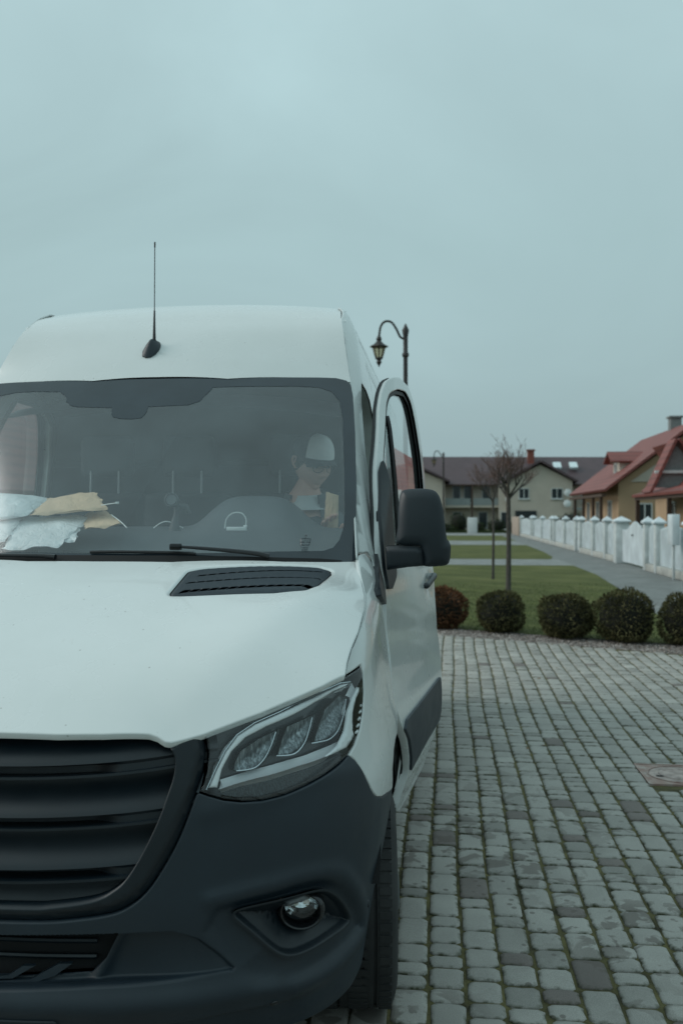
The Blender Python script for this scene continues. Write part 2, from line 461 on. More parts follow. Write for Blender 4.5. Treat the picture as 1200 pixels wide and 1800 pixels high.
# --- outlines traced on the body surfaces
hl_top = [(0.6026, 1.0798), (0.6717, 1.0981), (0.7554, 1.119), (0.8503, 1.1418), (0.9708, 1.1603), (1.0813, 1.1731), (1.1896, 1.1872)]
hl_rest = [(1.1926, 1.1642), (1.1804, 1.114), (1.1534, 1.0654), (1.1168, 1.0231), (1.0741, 0.991), (1.0356, 0.9739), (0.9879, 0.9607), (0.9221, 0.9459), (0.8592, 0.9323), (0.7969, 0.9197), (0.7363, 0.9132), (0.6859, 0.9157), (0.6412, 0.9256), (0.6043, 0.939), (0.5814, 0.9481), (0.592, 0.9604), (0.6053, 0.9949), (0.6111, 1.0341)]
HL = np.array(hl_top + hl_rest)
sur_out = [(0.5997, 1.0773), (0.6049, 1.0411), (0.5968, 0.9955), (0.5831, 0.9532), (0.5724, 0.9383), (0.5505, 0.8886), (0.5225, 0.8258), (0.488, 0.763), (0.4578, 0.7206), (0.4221, 0.6913), (0.3806, 0.6735), (0.305, 0.6617), (0.2088, 0.6537)]
sur_in = [(0.4602, 1.0874), (0.4847, 1.0795), (0.509, 1.0603), (0.5233, 1.0393), (0.5278, 1.0182), (0.522, 0.9818), (0.5058, 0.9415), (0.4847, 0.8922), (0.457, 0.8336), (0.4309, 0.7837), (0.4049, 0.7447), (0.378, 0.7227), (0.3504, 0.7084), (0.3034, 0.6971), (0.2078, 0.6846)]
sur_in = np.vstack([[0, sur_in[0][1]], sur_in, [0, sur_in[-1][1] - .002]])
sur_out = np.vstack([sur_out, [0, sur_out[-1][1] - .002]])
# surround ring: up along the hood gap, down outside, back inside
top_z = 1.075
ring = np.vstack([[(0, sur_in[0][1] - .0)], sur_in[1:]])
sur_poly_r = np.vstack([sur_in, sur_out[::-1], [(0.5597, 1.0744), (0.5174, 1.0665)]])
def Gs(a, b): return G(a, b)
SO = catmull(sur_out, 4); SI = catmull(sur_in[1:-1], 4); SI = np.vstack([sur_in[0], SI, sur_in[-1]])
full_ring = np.vstack([SI[1:], SO[::-1]])            # right half from hood corner down to centre and back up
corner = np.array([(0.5202, 1.0625), (0.5596, 1.0698)])
right = np.vstack([SI[3:], SO[::-1], corner])
# whole ring: right half + mirrored left half (open at the top, where the hood lip lies)
rt_in = SI[11:]; rt_out = SO
loopR = np.vstack([rt_out, (rt_out[::-1] * [-1, 1])[1:], corner[::1] * [-1, 1], rt_in * [-1, 1], rt_in[::-1][1:], corner[::-1]])
loopR = np.vstack([rt_out, (rt_out[::-1] * [-1, 1])[1:], (corner[::-1] * [-1, 1]), (rt_in * [-1, 1]), rt_in[::-1][1:], corner[::-1]])
def dsur(Q):
    d = segdist(Q, np.vstack([SO, (SO[::-1] * [-1, 1])]), False)
    return -.012 + .016 * sm(0, .028, d)
patch('grille_surround', loopR, Gs, M['plastic_dk'], van, .014, rim=.05, r=.004, disp=dsur)
# --- grille: a stack of hollow-curved slats with a thin lip under each
grille_zs = []
def slat_lift(s): return .020 * (np.clip(np.abs(s) / .45, 0, 1.3)) ** 2.2
zl = [z for _, z in [(0.0971, 0.9766), (0.1032, 0.8563), (0.1082, 0.7324)]]          # lip heights at the middle
ztop = 1.10; zbot = .655
def grille_depth(zc, a):
    """depth behind the surround at height zc (already un-lifted)"""
    d = np.zeros_like(zc); edges = [ztop] + zl + [zbot - .03]
    for i in range(4):
        top, bot = edges[i], edges[i + 1]
        if i < 3:
            h = top - bot; t = (top - zc) / h; m = (t >= 0) & (t < 1)
            slot = .19; lip = .065
            body = .066 - .052 * sm(.05, .80, t)
            fade = sm(.30, .40, a)
            sl = .075 - .055 * fade
            dd = np.where(t < .80, body, np.where(t < .93, sl, .012))
            d = np.where(m, dd, d)
        else: d = np.where(zc < top, .075 - .03 * sm(top, zbot, zc), d)
    return d
rows = []
edges = [ztop] + zl + [zbot - .03]
for i in range(3):
    h = edges[i] - edges[i + 1]
    for t in list(np.linspace(.0, .80, 15)) + [.8005, .83, .87, .9295, .93, .95, .97, .9995]: rows.append(edges[i] - h * t)
rows += list(np.linspace(edges[3] - .0003, edges[4], 8))
cols = np.linspace(-.64, .64, 97)
V = []
for zc in rows:
    a = np.abs(cols); z = zc + slat_lift(cols) * (1 if True else 0)
    d = grille_depth(np.full_like(cols, zc), a)
    V += list(G3(cols, z, d + .006))
nc = len(cols)
Fq = [(i * nc + j, (i + 1) * nc + j, (i + 1) * nc + j + 1, i * nc + j + 1) for i in range(len(rows) - 1) for j in range(nc - 1)]
per = 15 + 8
breaks = []
def strip(name, r0, r1, mat, parent):
    mb = MB(); mb.add([V[i * nc + j] for i in range(r0, r1 + 1) for j in range(nc)], [(i * nc + j, (i + 1) * nc + j, (i + 1) * nc + j + 1, i * nc + j + 1) for i in range(r1 - r0) for j in range(nc - 1)])
    return mb.build(name, mat, parent, angle=28)
gr = strip('grille', 3 * per - 1, len(rows) - 1, M['plastic_dk'], van)
for i in range(3): strip('grille_slat', i * per - (1 if i else 0), (i + 1) * per - 1, M['plastic_dk'], gr)
# --- bumper
bump_right = [(1.0378, 0.9712), (1.063, 0.9534), (1.0924, 0.9194), (1.1225, 0.8819), (1.1405, 0.8582), (1.1606, 0.8404), (1.1879, 0.8235), (1.2466, 0.8066), (1.3285, 0.7925)]
arch = [(1.47, .775), (1.455, .74), (1.40, .66), (1.34, .56), (1.29, .46), (1.25, .37), (1.235, .325)]
hl_low = HL[len(hl_top) + 5:len(hl_top) + 15]         # headlight lower edge, outer to inner
BO = np.vstack([SO[::-1], [[(0.5722, 0.9357)][0]], ])
gap = .004
seg_hl = offs(HL, -gap)
i0 = len(hl_top) + 5; seg = seg_hl[i0:i0 + 10]
bumper_r = np.vstack([(SO[::-1])[0:1] + [0, -gap], (SO[::-1])[1:-8] + [.001, -gap], seg[::-1], bump_right, [(1.47, .775)], arch[1:], [(1.15, .292), (1.0, .285), (.8, .28), (.5, .275), (0, .275)]])
bumper = np.vstack([bumper_r, (bumper_r[::-1] * [-1, 1])[1:-1]])
fogP = catmull([(0.6772, 0.6456), (0.6861, 0.6568), (0.7565, 0.663), (0.8376, 0.6658), (0.8997, 0.6632), (0.946, 0.6464), (1.0078, 0.6007), (1.0674, 0.5364), (1.0498, 0.5226), (0.9742, 0.5201), (0.8923, 0.5159), (0.8482, 0.5172), (0.8114, 0.5291), (0.7747, 0.5557), (0.7278, 0.5982), (0.694, 0.6282)], 5, True)
lobe = np.array([(0.1107, 0.6141), (0.4496, 0.6254), (0.5295, 0.6244), (0.5946, 0.6008), (0.648, 0.5596), (0.6995, 0.5144), (0.6941, 0.5065), (0.605, 0.5064), (0.364, 0.5017), (0.1184, 0.486)])
lobe = np.vstack([[(-lobe[0][0] * 0, lobe[0][1])], lobe[1:-1], [(0, lobe[-1][1])]]); lobeF = np.vstack([lobe, (lobe[::-1] * [-1, 1])[1:-1]])
intake = np.array([(0.1108, 0.6113), (0.397, 0.6217), (0.385, 0.5905), (0.363, 0.5479), (0.3269, 0.5201), (0.1164, 0.5029)])
intake[0][0] = 0; intake[-1][0] = 0; intF = np.vstack([intake, (intake[::-1] * [-1, 1])[1:-1]])
swoosh = np.array([(0.6147, 0.6903), (0.6987, 0.6991), (0.7781, 0.7069), (0.8487, 0.7128), (0.9362, 0.7035), (1.0222, 0.6633), (1.1299, 0.5716), (1.2091, 0.4929), (1.2067, 0.4407), (1.1109, 0.4237), (0.9898, 0.4186), (0.8718, 0.4221)])
sw2 = catmull(swoosh, 6)
swP = np.vstack([sw2, [(0.7411, 0.4547), (0.645, 0.5256), (0.5933, 0.6148)]])
def dbump(Q):
    A = Q.copy(); A[:, 0] = np.abs(A[:, 0])
    d = np.zeros(len(A))
    # hollow around the fog lamp, bounded by a soft raised sweep
    s = sdist(A, swP); near = segdist(A, sw2, False)
    d -= np.where(s > 0, .016 * sm(0, .05, near) * sm(.25, .45, A[:, 0]) * (1 - sm(.04, .22, near)) * sm(0, .04, s), 0)
    d += .007 * np.exp(-(near / .022) ** 2) * (A[:, 0] > .3)
    # sculpted lobe with the lower intake
    s = sdist(A, np.vstack([lobe, [(-.3, lobe[-1][1]), (-.3, lobe[0][1])]]))
    d -= (.012 + .050 * sm(.66, .38, A[:, 0])) * sm(0, .010, s)
    xr = .32 + .24 * (A[:, 1] - .48)
    d += .012 * np.exp(-((A[:, 0] - (.335 + .55 * (A[:, 1] - .49))) / .02) ** 2) * sm(0, .012, s)
    # ledge under the lobe and rounding under
    d += .012 * np.exp(-((A[:, 1] - .455) / .03) ** 2) * (1 - sm(.75, 1.0, A[:, 0]))
    d -= .035 * sm(.41, .36, A[:, 1]) * (1 - sm(.7, 1.1, A[:, 0]))
    d += .004 * np.exp(-(segdist(A, np.array([(.60, .90), (.75, .93), (.9, .945), (1.1, .93)]), False) / .03) ** 2)
    return d
bo = patch('bumper', bumper, Gs, M['plastic'], van, .011, holes=[fogP, fogP[::-1] * [-1, 1], intF], rim=.03, r=.004, disp=dbump,
   feats=[(p_ * [k_, 1], False, o_) for k_ in (1, -1) for p_, o_ in ((lobe, (-.012, -.006, 0, .004)), (sw2, (-.012, 0, .012)), (np.array([(0, .455), (1.0, .455)]), (-.02, -.01, 0, .01, .02)))])
# intake mouth with its bars
dI = .10
patch('lower_intake', offs(intF, -.02), lambda a, b: G3(a, b, dI), M['black'], van, .04, rim=0)
mb = MB()
for z in (.60, .57, .54): mb.tube(G3(np.linspace(-.33, .33, 30), np.full(30, z), .085), .006, 6)
mb.build('intake_grille', M['plastic_dk'], van)
for sgn in (1,):
    mb = MB()
    for q in ([(0.1506, 0.5312), (0.182, 0.5321), (0.1274, 0.507), (0.058, 0.5031), (0.0573, 0.5091), (0.1151, 0.5126)], [(0.2438, 0.537), (0.2775, 0.5374), (0.2364, 0.5145), (0.1887, 0.5003), (0.0741, 0.4916), (0.0732, 0.4988), (0.1736, 0.506)]):
        q = np.array(q); P = G3(q[:, 0], q[:, 1], .045); n = len(q)
        mb.add(list(P) + list(P + [0, .012, 0]), [tuple(range(n)), tuple(range(2 * n - 1, n - 1, -1))] + [(i, (i + 1) % n, n + (i + 1) % n, n + i) for i in range(n)])
    mb.build('intake_step', M['plastic'], van)
pl = rounded([(-.30, .30), (.262, .30), (.262, .425), (-.30, .425)], .012)
patch('plate_holder', pl, lambda a, b: G3(a, b, -.010 + 0 * a), M['plastic_dk'], van, .05, rim=.02, r=.003)
for sg in (1, -1):
    c = np.array([(0.808, 0.3986)][0]); t = np.linspace(0, 2 * math.pi, 20, endpoint=False)
    patch('parking_sensor', np.stack([sg * c[0] + .011 * np.cos(t), c[1] + .011 * np.sin(t)], 1), lambda a, b: G3(a, b, -.004 + 0 * a), M['gloss_black'], van, .008, rim=.008, r=.002, disp=dbump)
    c = np.array([(1.2225, 0.5136)][0])
    patch('parking_sensor', np.stack([sg * c[0] + .010 * np.cos(t), c[1] + .010 * np.sin(t)], 1), lambda a, b: G3(a, b, -.004 + 0 * a), M['plastic_dk'], van, .008, rim=.008, r=.002, disp=dbump)
# --- fog lamps
fogL = [(0.8847, 0.6058)][0]
def fog_floor(Q):
    A = Q.copy(); A[:, 0] = np.abs(A[:, 0]); s = sdist(A, fogP)
    return .012 - .055 * sm(-.002, .075, s) - .018 * sm(.0, .012, s)
for sg in (1, -1):
    P = fogP if sg > 0 else fogP[::-1] * [-1, 1]
    fo = patch('fog_lamp_recess', offs(P, -.006), Gs, M['plastic_dk'], van, .010, rim=0, r=.003, disp=fog_floor, off=-.004, feats=[(offs(P, k_), True, (0,)) for k_ in (.003, .006, .009, .013, .02, .03)])
    tr = MB(); tr.tube(G3(P[:, 0], P[:, 1], .000 * P[:, 0] - dbump(P) + .001), .0042, 6, closed=True); tr.build('fog_lamp_trim', M['plastic_dk'], fo)
    c3 = G3(np.array(sg * fogL[0]), np.array(fogL[1]), .03)
    ax = Vector((sg * .18, -1, .0)).normalized(); q = ax.to_track_quat('Z', 'Y'); T = Matrix.Translation(c3) @ q.to_matrix().to_4x4()
    S = Matrix.Diagonal((1.0, .84, 1, 1))
    mb = MB(); mb.lathe([(.062, -.05), (.0615, .0), (.058, .012), (.053, .0165), (.049, .015), (.046, .004), (.044, -.03), (0, -.034)], T @ S, 40)
    fl = mb.build('fog_lamp', M['gloss_black'], van)
    mb = MB(); mb.lathe([(.0465, -.002), (.040, .008), (.025, .013), (.001, .015)], T @ Matrix.Translation((0, .008, 0)) @ S, 36)
    mb.build('fog_lens', M['lens'], fl)
    mb = MB(); mb.lathe([(.043, -.001), (.036, -.012), (.022, -.022), (.004, -.026)], T @ Matrix.Translation((0, .009, 0)) @ Matrix.Diagonal((1, .7, 1, 1)), 14)
    M.setdefault('reflector', simple('faceted_reflector', (.75, .8, .82), .08, 1, var=.35, nscale=45, bmp=.5, bscale=40, bdist=.004))
    mb.build('reflector', M['reflector'], fl, smooth=False)
# --- headlights
def streak_mat():
    m, nt, b = node_mat('headlight_reflector_cells'); v = coords(nt, 1, 'Object', (1, 1, .12))
    f = noise(nt, v, 170, 4, .7, .4); c = ramp(nt, f, [(.34, (.035, .045, .05)), (.52, (.18, .21, .22)), (.70, (.52, .58, .60))])
    L(nt, c, b.inputs['Base Color']); b.inputs['Metallic'].default_value = .4; b.inputs['Roughness'].default_value = .3
    bump(nt, b, noise(nt, v, 60, 3), .12, .004); return m
M['cells'] = streak_mat()
M['hl_house'] = simple('headlight_housing', (.020, .026, .031), .26, 0, coat=.4)
def ribs_mat():
    m, nt, b = node_mat('headlight_ribbed_optic'); v = coords(nt, 1, 'Object', (1, 1, 0.02))
    f = noise(nt, v, 420, 2); c = ramp(nt, f, [(.45, (.008, .011, .013)), (.62, (.045, .058, .064))])
    L(nt, c, b.inputs['Base Color']); b.inputs['Roughness'].default_value = .2; return m
M['ribs'] = ribs_mat()
HLs = resample(HL, .02)
band_top = [(0.6015, 0.9485), (0.6276, 0.9943), (0.6533, 1.0353), (0.6875, 1.0725), (0.7385, 1.098), (0.8134, 1.1181), (0.8909, 1.1371), (0.9882, 1.1525), (1.0697, 1.1598), (1.1293, 1.1532), (1.1129, 1.1428), (1.0282, 1.1374), (0.9429, 1.122), (0.8492, 1.0989), (0.7711, 1.0805), (0.7142, 1.0595), (0.6767, 1.0299), (0.651, 0.9923), (0.6343, 0.9469)]
band_low = [(0.6317, 0.9499), (0.6882, 0.9621), (0.7687, 0.9707), (0.8627, 0.9854), (0.9476, 0.99), (1.0052, 1.0058), (1.0503, 1.0361), (1.0772, 1.0799), (1.1151, 1.1102), (1.1686, 1.1332), (1.2147, 1.1313), (1.196, 1.1181), (1.1461, 1.0976), (1.1148, 1.0675), (1.1033, 1.0271), (1.112, 1.0042), (1.0999, 1.0021), (1.0562, 0.9857), (0.946, 0.9814), (0.8363, 0.9743), (0.7273, 0.9611), (0.634, 0.9429)]
cells = [[(0.6764, 0.9866), (0.6821, 1.0063), (0.6969, 1.0316), (0.7478, 1.0575), (0.815, 1.0786), (0.7974, 1.0454), (0.7698, 1.0111), (0.7422, 0.9888), (0.7175, 0.9842), (0.686, 0.9829)],
         [(0.7974, 1.0117), (0.8166, 1.0515), (0.8351, 1.0794), (0.947, 1.1004), (0.9198, 1.0613), (0.8836, 1.0234), (0.8462, 1.0097)],
         [(0.9192, 1.0261), (0.9439, 1.0646), (0.9803, 1.1028), (1.0641, 1.1297), (1.1196, 1.1108), (1.0933, 1.0693), (1.0511, 1.0378), (0.9948, 1.0246)]]
cell_lines = [[(0.6839, 0.9858), (0.7149, 0.9864), (0.7379, 0.9917), (0.7629, 1.0121), (0.7836, 1.042), (0.7989, 1.0699)], [(0.7943, 1.0119), (0.8393, 1.0093), (0.8642, 1.0164), (0.8884, 1.035), (0.9069, 1.0625), (0.9241, 1.0905)], [(0.9106, 1.0272), (0.9421, 1.0255), (0.9846, 1.0244), (1.0228, 1.0348), (1.0522, 1.0561), (1.0789, 1.0845), (1.093, 1.1109)]]
ribz = [(0.6298, 0.9383), (0.6895, 0.9504), (0.7706, 0.9577), (0.8651, 0.9656), (0.9541, 0.9719), (1.0496, 0.9776), (1.0992, 0.9821), (1.0648, 0.9642), (1.0074, 0.9564), (0.9334, 0.9459), (0.8678, 0.9358), (0.803, 0.925), (0.7376, 0.9179), (0.6865, 0.9203), (0.6508, 0.9281)]
ticks = [(1.1989, 1.102), (1.1776, 1.0865), (1.1613, 1.0705), (1.148, 1.0542), (1.1336, 1.0384), (1.1206, 1.024)]
for sg in (1, -1):
    def mir(P): P = np.array(P, float); return P if sg > 0 else P[::-1] * [-1, 1]
    hb = patch('headlight', offs(mir(HL), .001), lambda a, b: G3(a, b, .055 + 0 * a), M['hl_house'], van, .02, rim=-.0535, r=.003)
    patch('headlight_lens', offs(mir(HL), .0025), Gs, M['lens'], hb, .012, rim=.012, r=.006, off=.002)
    sgp = lambda d: (lambda a, b: G3(a, b, d + 0 * a))
    patch('light_guide', offs(mir(band_top), .0045), sgp(.02), M['drl'], hb, .012, rim=.03, r=.004, disp=lambda Q: .006 * np.sin(np.clip(segdist(Q, mir(band_top)) / .012, 0, 1) * 1.57))
    patch('light_guide', offs(mir(band_low), .0015), sgp(.018), M['drl'], hb, .012, rim=.03, r=.004, disp=lambda Q: .008 * np.sin(np.clip(segdist(Q, mir(band_low)) / .012, 0, 1) * 1.57))
    for k, c in enumerate(cells):
        c = mir(c); c = rounded(c, .005, 2)
        patch('reflector_cell', c, sgp(.035), M['cells'], hb, .008, rim=-.014, r=.003, disp=lambda Q, c=c: -.02 * sm(0, .05, segdist(Q, c)))
    mb = MB()
    for cl in cell_lines:
        q = catmull(cl, 6) * [sg, 1]; mb.tube(G3(q[:, 0], q[:, 1], .022), .0019, 6)
    q = offs(mir(band_top), .001)[:12]; mb.tube(G3(q[:, 0], q[:, 1], .016), .0014, 5); mb.build('cell_outline_highlight', M['chrome'], hb)  # last chrome line stands in for a highlight along the upper light guide
    patch('lower_optic', mir(ribz), sgp(.03), M['ribs'], hb, .015, rim=.02, r=.003)
    mb = MB()
    for k, (a, b) in enumerate(ticks):
        P = G3(np.array([sg * (a - .020), sg * (a + .022)]), np.array([b - .006, b + .003]), .006); mb.tube(P, .0033, 6)
    mb.build('turn_signal', M['drl'], hb)
# dark gap line along headlight top is the open seam under the hood lip
# --- hood
hood_r = np.vstack([[(0, .052)], [(0.2244, 0.059), (0.3349, 0.069), (0.4159, 0.0816), (0.4455, 0.0865), (0.4673, 0.085), (0.4877, 0.0788), (0.5012, 0.0805), (0.5386, 0.0976), (0.5761, 0.1162), (0.6339, 0.1525), (0.7015, 0.1962), (0.7699, 0.2474), (0.842, 0.304), (0.8963, 0.3572), (0.8961, 0.4034), (0.9006, 0.4683), (0.9114, 0.5778), (0.9171, 0.7497), (0.9084, 0.833), (0.8941, 0.9142), (0.8608, 1.0942), (0.6217, 0.9925), (0.2493, 0.9116)]])
hood_r = np.vstack([hood_r, [(0, hood_r[-1][1] - .003)]])
hood = np.vstack([hood_r, (hood_r[::-1] * [-1, 1])[1:-1]])
ventP = rounded([(0.3186, 0.6653), (0.3285, 0.8392), (0.3682, 0.8685), (0.7388, 0.9918), (0.7828, 0.9804), (0.7887, 0.9475), (0.7666, 0.7855), (0.7311, 0.72), (0.6411, 0.6776), (0.3641, 0.6506), (0.3288, 0.6496)], .012, 4)
def dhood(Q):
    q = Q.copy()
    e = segdist(Q, hood)
    d = np.zeros(len(Q))
    s = sdist(Q, ventP)
    d = d - .004 * sm(-.012, .0, s)
    return d
patch('hood', hood, H3, M['white'], van, .016, holes=[ventP], rim=.02, r=.004, disp=dhood, feats=[(offs(ventP, -.006), True, (0,)), (offs(ventP, -.013), True, (0,))])
# vent grille of the hood: three rows of slots
def hv(Q):
    s = sdist(Q, ventP); return -.006 + .008 * sm(0, .02, s)
def slot(u0, v0, u1, v1, h0, h1): return 0
rows_px = [(("345,1013", "565,1005"), 13, 5.0), (("327,1025", "563,1017"), 14, 4.2), (("315,1040", "548,1029"), 14, 8.5)]
slots = []
base = [np.array([(0.3692, 0.7947), (0.7556, 0.9378)]), np.array([(0.352, 0.7367), (0.7633, 0.851)]), np.array([(0.347, 0.6726), (0.7435, 0.7569)])]
for (a, b), hgt, cnt in zip(base, (.012, .010, .021), (13, 15, 14)):
    for i in range(cnt):
        t0, t1 = (i + .06) / cnt, (i + .94) / cnt
        p, q = a + (b - a) * t0, a + (b - a) * t1; nrm = np.array([0, hgt]); sk = np.array([.006, 0]) * hgt / .01
        slots.append(np.array([p - nrm / 2, q - nrm / 2, q + nrm / 2 + sk, p + nrm / 2 + sk]))
hvent = patch('hood_vent', offs(ventP, .003), H3, M['plastic'], van, .012, holes=slots, rim=.010, r=.0025, disp=hv, edge_step=.012)
patch('vent_backing', offs(ventP, .006), H3, M['black'], hvent, .03, rim=0, off=-.022)
patch('hood_underside', offs(hood, .02), H3, M['black'], van, .06, holes=[offs(ventP, -.02)], rim=0, off=-.03)
# --- fenders: from headlight and hood seam back to the door gap
fen = np.vstack([[[(1.0854, 1.1748)][0]], [(1.1938, 1.1891), (1.2029, 1.1628), (1.1909, 1.1124), (1.161, 1.0641), (1.1244, 1.0217), (1.0799, 0.9898), (1.0396, 0.9723), (1.0665, 0.9541), (1.0975, 0.9189), (1.1275, 0.8814), (1.1469, 0.8573), (1.1669, 0.8403), (1.1934, 0.8243), (1.2462, 0.8092), (1.3276, 0.7953), (1.4769, 0.7639), (1.4522, 0.8363), (1.5077, 0.8748), (1.5958, 0.889)]])
fen = np.vstack([fen, [(1.69, .885), (1.78, .91), (1.82, .915)], [(1.815, 1.0), (1.815, 1.12), (1.825, 1.25), (1.85, 1.38), (1.88, 1.455), (1.86, 1.482), (1.80, 1.478)]])
shut = [(a, b) for a, b in ((.895, .36), (.899, .47), (.911, .58), (.916, .75), (.89, .92), (.86, 1.08))]
shutG = [(1.7549, 1.4607), (1.6253, 1.3842), (1.5762, 1.3568), (1.5105, 1.3303), (1.2927, 1.2719), (1.1719, 1.2333), (1.1164, 1.2026)]
fen = np.vstack([fen, shutG])
for sg in (1, -1):
    patch('fender', fen if sg > 0 else fen[::-1] * [-1, 1], Gs, M['white'], van, .016, rim=.015, r=.004)
# --- windscreen with its printed border
ws_r = [(0.2858, 2.1659), (0.6533, 2.1673), (0.7221, 2.1656), (0.753, 2.1541), (0.7733, 2.1306), (0.7856, 2.0943), (0.8062, 1.9382), (0.8291, 1.7339), (0.8491, 1.5471), (0.8576, 1.461)]
ws_r = np.vstack([[(0, ws_r[0][1] - .002)], ws_r, [(.80, 1.44), (.4, 1.43), (0, 1.43)]])
ws_r[:, 0] += .012 * (ws_r[:, 0] > .74) * sm(1.6, 1.8, ws_r[:, 1]); ws_r[:, 1] += .013 * (ws_r[:, 1] > 2.12)
ws = np.vstack([ws_r, (ws_r[::-1] * [-1, 1])[1:-1]])
fr_in_r = np.array([(0.2355, 2.1329), (0.3383, 2.1364), (0.5659, 2.1384), (0.6573, 2.1341), (0.7116, 2.1139), (0.7474, 2.0706), (0.7651, 1.9982), (0.7906, 1.7774), (0.8046, 1.6282), (0.8033, 1.5673), (0.7927, 1.5276), (0.7734, 1.5024), (0.7415, 1.492), (0.4209, 1.487), (0.0911, 1.4832)])
mid_dx = 0
fr_top = np.array([(-0.3775, 2.1027), (-0.365, 2.0786), (-0.3396, 2.0597), (-0.3068, 2.0523), (-0.1556, 2.0449), (-0.1491, 2.0195), (-0.1391, 2.0043), (-0.1081, 1.9963), (-0.0557, 1.993), (-0.0201, 1.9975), (-0.0077, 2.0172), (-0.0054, 2.0474), (0.152, 2.0532), (0.1938, 2.0681), (0.2238, 2.1145)])   # sensor and mirror shade, off-centre parts as printed
fr_left = fr_in_r[::-1] * [-1, 1]
zt = [(-0.6165, 2.1304), (-0.3987, 2.1167)]
inner = np.vstack([fr_in_r, fr_left[1:-4], [(-0.6165, 2.1304), (-0.5358, 2.1311), (-0.4152, 2.1253)], fr_top])
frame_holes = inner
patch('windscreen', ws, W3, M['glass'], van, .04, rim=0, flip=False)
patch('windscreen_border', ws, W3, M['frit'], van, .03, holes=[inner[::-1]], rim=0, r=.001, off=.0012)
mk_ = MB()
P0 = [(0.6792, 1.5185)][0]
def wmark(pts): 
    q = np.array(pts) * [.5, 1.0] + P0; return W3(q[:, 0], q[:, 1]) + [0, -.006, .004]
for pts in ([(-.03, .012), (.03, .012)], [(-.034, .000), (-.006, .000)], [(.004, .000), (.034, .000)], [(-.026, -.010), (.026, -.010)], [(-.034, .012), (-.026, -.010)], [(.034, .012), (.026, -.010)], [(0, .012), (0, .026)], [(-.008, .022), (.008, .022)], [(-.018, -.020), (.022, -.020)], [(-.018, -.026), (.022, -.026)]):
    mk_.tube(wmark(pts), .0012, 4)
mk_.build('glass_marking', M['frit'], van)
# --- roof
rg = [(0.7809, 1.658), (0.7629, 1.7195), (0.7441, 1.7848), (0.7244, 1.8657), (0.7126, 1.9158)]
roof_r = np.vstack([[(0.2853, 1.5789), (0.6518, 1.6377), (0.7252, 1.6522), (0.7582, 1.6506)], rg, [(.69, 2.12), (.675, 2.3), (.665, 2.6), (.665, 5.95), (0, 5.95)]])
roof_r = np.vstack([[(0, roof_r[0][1] - .004)], roof_r]); roof = np.vstack([roof_r, (roof_r[::-1] * [-1, 1])[1:-1]])
def droof(Q):
    a = np.abs(Q[:, 0]); d = np.zeros(len(Q))
    for xr in (.15, .32, .5): d -= .006 * np.exp(-((a - xr) / .03) ** 2) * sm(2.5, 2.7, Q[:, 1])
    return d
patch('roof', roof, R3, M['white'], van, .025, rim=0, r=.003, disp=droof)
seamR = resample(np.vstack([[(0.7809, 1.658), (0.7695, 1.7013), (0.7629, 1.7195), (0.5559, 3.6354), (0.7441, 1.7848), (0.7321, 1.8286), (0.7244, 1.8657), (0.7126, 1.9158)], [(.69, 2.12), (.675, 2.3), (.665, 2.6), (.665, 5.9)]]), .05, False)
seamX = resample(np.vstack([[(1.6854, 2.1657), (1.7198, 2.2231), (1.7336, 2.2492), (1.7672, 2.303), (1.7962, 2.3446), (1.8317, 2.4003), (1.8648, 2.4391), (1.9058, 2.4778)], [(2.06, 2.565), (2.2, 2.582), (2.6, 2.595), (5.9, 2.59)]]), .05, False)
tt = np.linspace(0, 1, 90) ** 1.5
def along(P, t):
    d = np.r_[0, np.cumsum(np.linalg.norm(np.diff(P, axis=0), axis=1))]; return np.stack([np.interp(t * d[-1], d, P[:, k]) for k in range(3)], 1)
A3 = R3(seamR[:, 0], seamR[:, 1]); B3 = X3(seamX[:, 0], seamX[:, 1])
ty = np.r_[np.linspace(0, 1, 40) ** 1.0]
ys_ = np.r_[np.linspace(1.62, 2.3, 40), np.linspace(2.4, 5.9, 10)]
def aty(P, y): o_ = np.argsort(P[:, 1]); return np.stack([np.interp(y, P[o_, 1], P[o_, k]) for k in range(3)], 1)
for sg in (1, -1):
    mb = MB(); Aa = aty(A3, ys_) - [.03, 0, .012]; Bb = aty(B3, ys_) + [-.004, .0, -.006]; n = len(ys_)
    mb.add([(sg * p[0], p[1], p[2]) for p in list(Aa) + list(aty(A3, ys_) - [.002, 0, .008]) + list(Bb)], [(k * n + i, k * n + i + 1, (k + 1) * n + i + 1, (k + 1) * n + i) for k in (0, 1) for i in range(n - 1)])
    mb.build('roof_seam', M['white'], van)
# --- body sides: pillar, door opening, cargo side, arches
sg_top = [(1.0597, 1.4634), (1.1463, 1.5476), (1.3311, 1.735), (1.5045, 1.9423), (1.6344, 2.1003), (1.6854, 2.1657), (1.7336, 2.2492), (1.7962, 2.3446), (1.8648, 2.4391), (1.9058, 2.4778)]
wheel2 = [(5.08 + .45 * math.cos(t), .36 + .47 * math.sin(t)) for t in np.linspace(0, math.pi, 16)]
sideP = np.vstack([sg_top, [(2.06, 2.565), (2.2, 2.582), (2.6, 2.595), (5.95, 2.595), (6.0, 2.3), (6.0, .42)], [(5.53, .42)], [p for p in wheel2 if p[1] > .42], [(4.63, .42)], [(1.40, .40), (1.405, .47), (1.36, .70), (1.25, .84), (1.172, .91), (1.165, 1.1), (1.16, 1.25), (1.17, 1.38), (1.195, 1.46), (1.18, 1.486), (1.12, 1.484)]])
a0 = np.array([(1.7925, 2.1782), (1.7075, 2.0902), (1.6449, 2.008), (1.5257, 1.847), (1.4591, 1.7391), (1.4389, 1.6507)])
